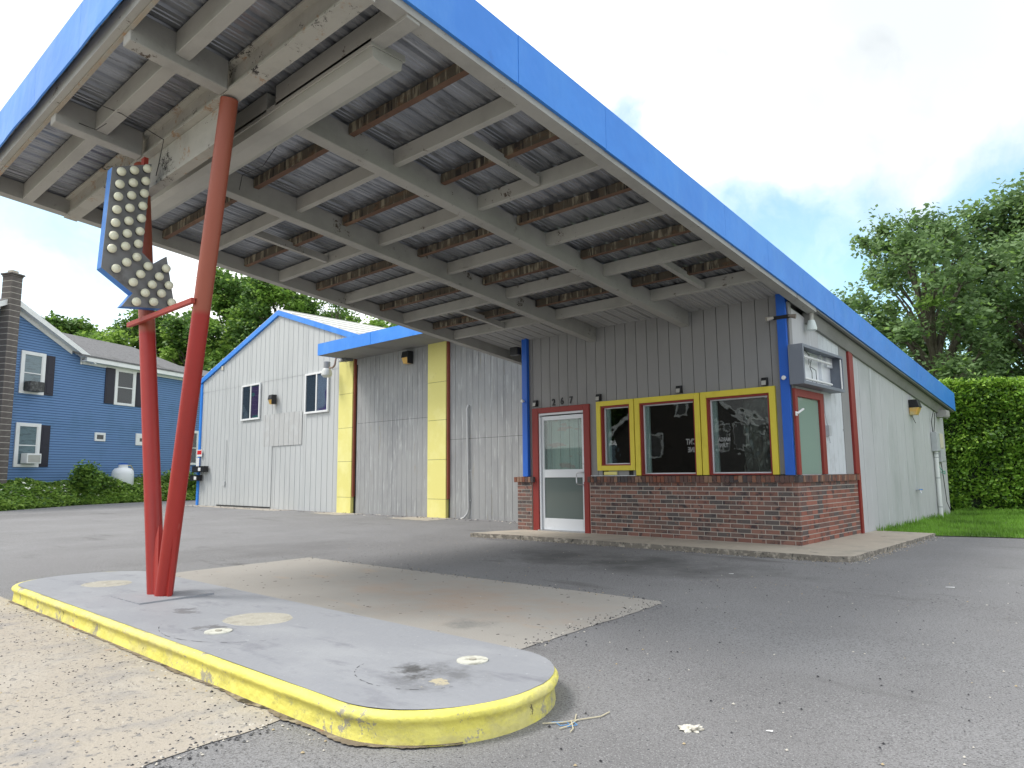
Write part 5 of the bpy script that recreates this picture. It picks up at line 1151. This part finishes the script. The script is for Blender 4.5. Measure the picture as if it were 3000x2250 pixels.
# ------------------------------------------------------------------ litter and stones
rs_ = np.random.default_rng(5); mb = MB()
def pebble(x, y, z, r, mi):
    a = rs_.uniform(0, 6.28); p = []
    for k in range(5): t = a+k*1.2566; p.append((x+math.cos(t)*r*rs_.uniform(.7, 1.2), y+math.sin(t)*r*rs_.uniform(.7, 1.2), z))
    p.append((x, y, z+r*.7)); mb.add(p, [(0, 1, 5), (1, 2, 5), (2, 3, 5), (3, 4, 5), (4, 0, 5)], mi)
for i in range(1500):
    u = rs_.uniform(0, 1)
    x = rs_.uniform(-6, 6.5); y = rs_.uniform(-9.6, -1.2)
    if -4.8 < x < 1.62 and -8.25 < y < -6.9: continue
    if -5.5 < x < 1 and y > -1.3: continue
    if -5.1 < x < .6 and -7 < y < -4.4 and rs_.uniform() < .8: continue
    pebble(x, y, gz(y)+.004, rs_.uniform(.003, .009), rs_.choice([0, 0, 0, 1, 2]))
for i in range(500):   # crumbs along kerb foot, slab edge and pads
    k = i % 3
    if k == 0: x = rs_.uniform(-4.6, 1.1); y = -8.22-abs(rs_.normal(0, .05))
    elif k == 1: x = rs_.uniform(-5.3, 1.0); y = -.98-abs(rs_.normal(0, .05))
    else: x = .97+abs(rs_.normal(0, .06)); y = rs_.uniform(-.9, 3.2)
    pebble(x, y, gz(y)+.004, rs_.uniform(.003, .012), rs_.choice([0, 1, 1, 2]))
def edge_crumbs(p0, p1, n, spread, mis=(0, 0, 1)):
    for _ in range(n):
        t = rs_.uniform(); x = p0[0]+(p1[0]-p0[0])*t; y = p0[1]+(p1[1]-p0[1])*t
        x += rs_.normal(0, spread); y += rs_.normal(0, spread); pebble(x, y, gz(y)+.004, rs_.uniform(.003, .010), rs_.choice(mis))
edge_crumbs((.42, -4.47), (.60, -7.0), 230, .07, (0, 0, 0, 1, 3)); edge_crumbs((-5.05, -4.55), (.42, -4.47), 200, .06, (0, 0, 2, 3)); edge_crumbs((.60, -8.2), (.78, -9.2), 200, .06, (0, 3, 3, 1)); edge_crumbs((.93, -.9), (.93, 3.2), 260, .05, (1, 2, 2, 3)); edge_crumbs((-5.3, -1.12), (.8, -.98), 260, .03, (3, 0, 2))
for i in range(900):
    x = rs_.uniform(-4.5, .6); y = rs_.uniform(-9.9, -8.25); pebble(x, y, gz(y)+.004, rs_.uniform(.002, .008), rs_.choice([0, 0, 3]))
for i in range(260):
    x = rs_.uniform(-24, -5.2); y = 2.1-abs(rs_.normal(0, .25)); pebble(x, y, gz(y)+.004, rs_.uniform(.01, .03), rs_.choice([0, 0, 1]))
o = mb.build('loose_stones', [M('dark_stone', (.03, .03, .035), .8), M('pale_stone', (.55, .52, .46), .8), M('tan_stone', (.45, .36, .22), .8), M('grey_crumb', (.11, .11, .115), .9)], None, 'stuff'); tag(o, 'small dark and pale stones scattered over the asphalt', 'stones')
m_plaster = M('plaster', (.66, .64, .57), .9, [((.45, .42, .36), 30, .5, .6, I1)], bump=[(60, .004)])
bm = bmesh.new(); bmesh.ops.create_icosphere(bm, subdivisions=4, radius=1)
for vv in bm.verts:
    q = vv.co*(1+.75*mn.noise(vv.co*1.9)+.35*mn.noise(vv.co*5)); vv.co = (q.x*.046, q.y*.030, max(0, q.z)*.020)
me = bpy.data.meshes.new('plaster_lump'); bm.to_mesh(me); bm.free(); me.materials.append(m_plaster)
o = new_obj('plaster_lump', me); o.location = (2.145, -7.09, gz(-7.1)); o.rotation_euler = (0, 0, .4); tag(o, 'crumbly white plaster lump on the asphalt in the foreground', 'plaster lump')
tw = thing('frayed_twine', 'frayed pale twine with blue threads lying on the asphalt right of the island', 'twine', (1.72, -7.35, gz(-7.3)))
m_tw = M('pale_twine', (.55, .50, .36), .8); m_twb = M('blue_twine', (.10, .30, .6), .6); z = gz(-7.3)+.006
def zz_(pts_): return [Vector((x, y, z)) for x, y in pts_]
MB().tube(zz_([(1.74, -7.14), (1.745, -7.22), (1.70, -7.31), (1.66, -7.40), (1.60, -7.47)]), .003, 5).tube(zz_([(1.69, -7.33), (1.71, -7.42), (1.70, -7.47)]), .003, 5).tube(zz_([(1.68, -7.36), (1.745, -7.43), (1.76, -7.47)]), .003, 5).tube(zz_([(1.64, -7.27), (1.68, -7.33)]), .003, 5).build('strands', m_tw, tw)
MB().tube(zz_([(1.62, -7.43), (1.67, -7.38), (1.70, -7.40), (1.68, -7.44), (1.64, -7.42)]), .002, 4).tube(zz_([(1.69, -7.36), (1.73, -7.38), (1.71, -7.43)]), .002, 4).build('blue_threads', m_twb, tw)
for x, y, s, lb in ((2.42, -6.9, .016, 'tiny white paper scrap near the plaster lump'), (.2, -2.6, .03, 'tiny white scrap on the dark asphalt before the entrance slab'), (2.2, -2.2, .04, 'thin white scrap on the asphalt right of the slab corner')):
    o = mesh('paper_scrap', [(x-s, y-s*.3, gz(y)+.006), (x+s, y-s*.25, gz(y)+.008), (x+s*.9, y+s*.3, gz(y)+.012), (x-s*.8, y+s*.25, gz(y)+.007)], [(0, 1, 2, 3)], m_white); tag(o, lb, 'paper scrap')
# crumpled plastic and hand truck seen through the right shop window
mb = MB(); g = 14
v = [(-.88+.46*i/g+.05*mn.noise(Vector((i*.5, j*.4, 1))), .30+.12*mn.noise(Vector((i*.35, j*.35, 4))), 1.0+1.15*j/g+.05*mn.noise(Vector((i*.4, j*.5, 8)))) for j in range(g+1) for i in range(g+1)]
f = [(j*(g+1)+i, j*(g+1)+i+1, (j+1)*(g+1)+i+1, (j+1)*(g+1)+i) for j in range(g) for i in range(g)]
ps = mesh('plastic_sheet', v, f, glass_mat('plastic_film', (.85, .86, .86), .08, 1.9, opac=.20, ocol=(.62, .62, .6)), None, smooth=False); tag(ps, 'crumpled clear plastic sheet hanging inside the right shop window', 'plastic sheet')
ht = thing('hand_truck', 'dark hand truck frame standing inside the right shop window', 'hand truck', (-1.0, .9, 0))
MB().tube([(-1.12, .8, .02), (-1.12, .8, 1.10), (-1.08, .8, 1.22), (-1.0, .8, 1.27), (-.92, .8, 1.22), (-.88, .8, 1.10), (-.88, .8, .02)], .014, 8).box(-1.12, -.88, .79, .81, .5, .54).build('frame', M('dull_steel', (.22, .20, .18), .5), ht)
MB().lathe([(.10, 0), (.10, .05)], (-1.17, .83, .10), 16, axis='X').build('wheel', m_black, ht); MB().lathe([(.10, 0), (.10, .05)], (-.88, .83, .10), 16, axis='X').build('wheel', m_black, ht)
box('toe_plate', -1.14, -.86, .58, .80, .015, .025, m_steel, ht)
# ------------------------------------------------------------------ house across the street, mirrored by the shop windows
hb = thing('brown_house', 'dark gabled house across the street, mirrored in the shop windows', 'house', (-15, -34, gz(-34)))
m_brown = M('brown_shingle', (.055, .047, .042), .8); zb = gz(-34)
v = [(-24, zb), (-14, zb), (-14, 3.9), (-19, 7.6), (-24, 3.9)]
MB().add([(x, -31, z) for x, z in v]+[(x, -40, z) for x, z in v], [tuple(range(5))[::-1], tuple(range(5, 10))]+[(i, (i+1) % 5, (i+1) % 5+5, i+5) for i in range(5)]).build('wall', m_brown, hb)
for sg_ in (1, -1):
    e = -19+sg_*5.4
    MB().hull8([(-19, -30.6, 7.62), (e, -30.6, 3.62), (e, -40.4, 3.62), (-19, -40.4, 7.62), (-19, -30.6, 7.8), (e, -30.6, 3.8), (e, -40.4, 3.8), (-19, -40.4, 7.8)]).build('roof', m_shingle, hb)
    MB().hull8([(-19, -30.58, 7.5), (e, -30.58, 3.5), (e, -30.5, 3.5), (-19, -30.5, 7.5), (-19, -30.58, 7.82), (e, -30.58, 3.82), (e, -30.5, 3.82), (-19, -30.5, 7.82)]).build('rake_board', m_white, hb)
for x, z in ((-21.5, 2.0), (-16.9, 2.4), (-15.5, 2.4), (-19.5, 4.6)):
    w_ = MB().box(x, x+.95, -30.99, -30.93, z, z+1.6).build('window', m_white, hb); box('pane', x+.12, x+.83, -30.925, -30.92, z+.12, z+1.48, m_dimin, w_)
MB().box(-34, -24.1, -32.5, -32, zb, 2.9).box(-13.9, 6, -33.5, -33, zb, 2.6).build('side_wing', M('grey_blue_wall', (.20, .27, .33), .8), hb)
for i in range(16): box('clapboard', -34, -24.1, -32.0, -31.97, zb+.1+.19*i, zb+.1+.19*i+.15, M('blue_grey_board', (.25, .33, .40), .7) if i == 0 else bpy.data.materials['blue_grey_board'], hb)
tree('street_tree', 'dark tree across the street, mirrored in the shop windows', 'tree', (-6.5, -36, -.3), 11, 4, 9000, .5, m_leaf, 41, .3, clumps=40, bias=(1, 4, 0.5))
tree('street_tree', 'second dark tree across the street beyond the mirrored house', 'tree', (-26, -36, -.3), 12, 4.5, 9000, .5, m_leaf, 42, .3, clumps=40, bias=(1, 4, 0.5))
for o in bpy.data.objects:
    if '_w' in o: del o['_w']
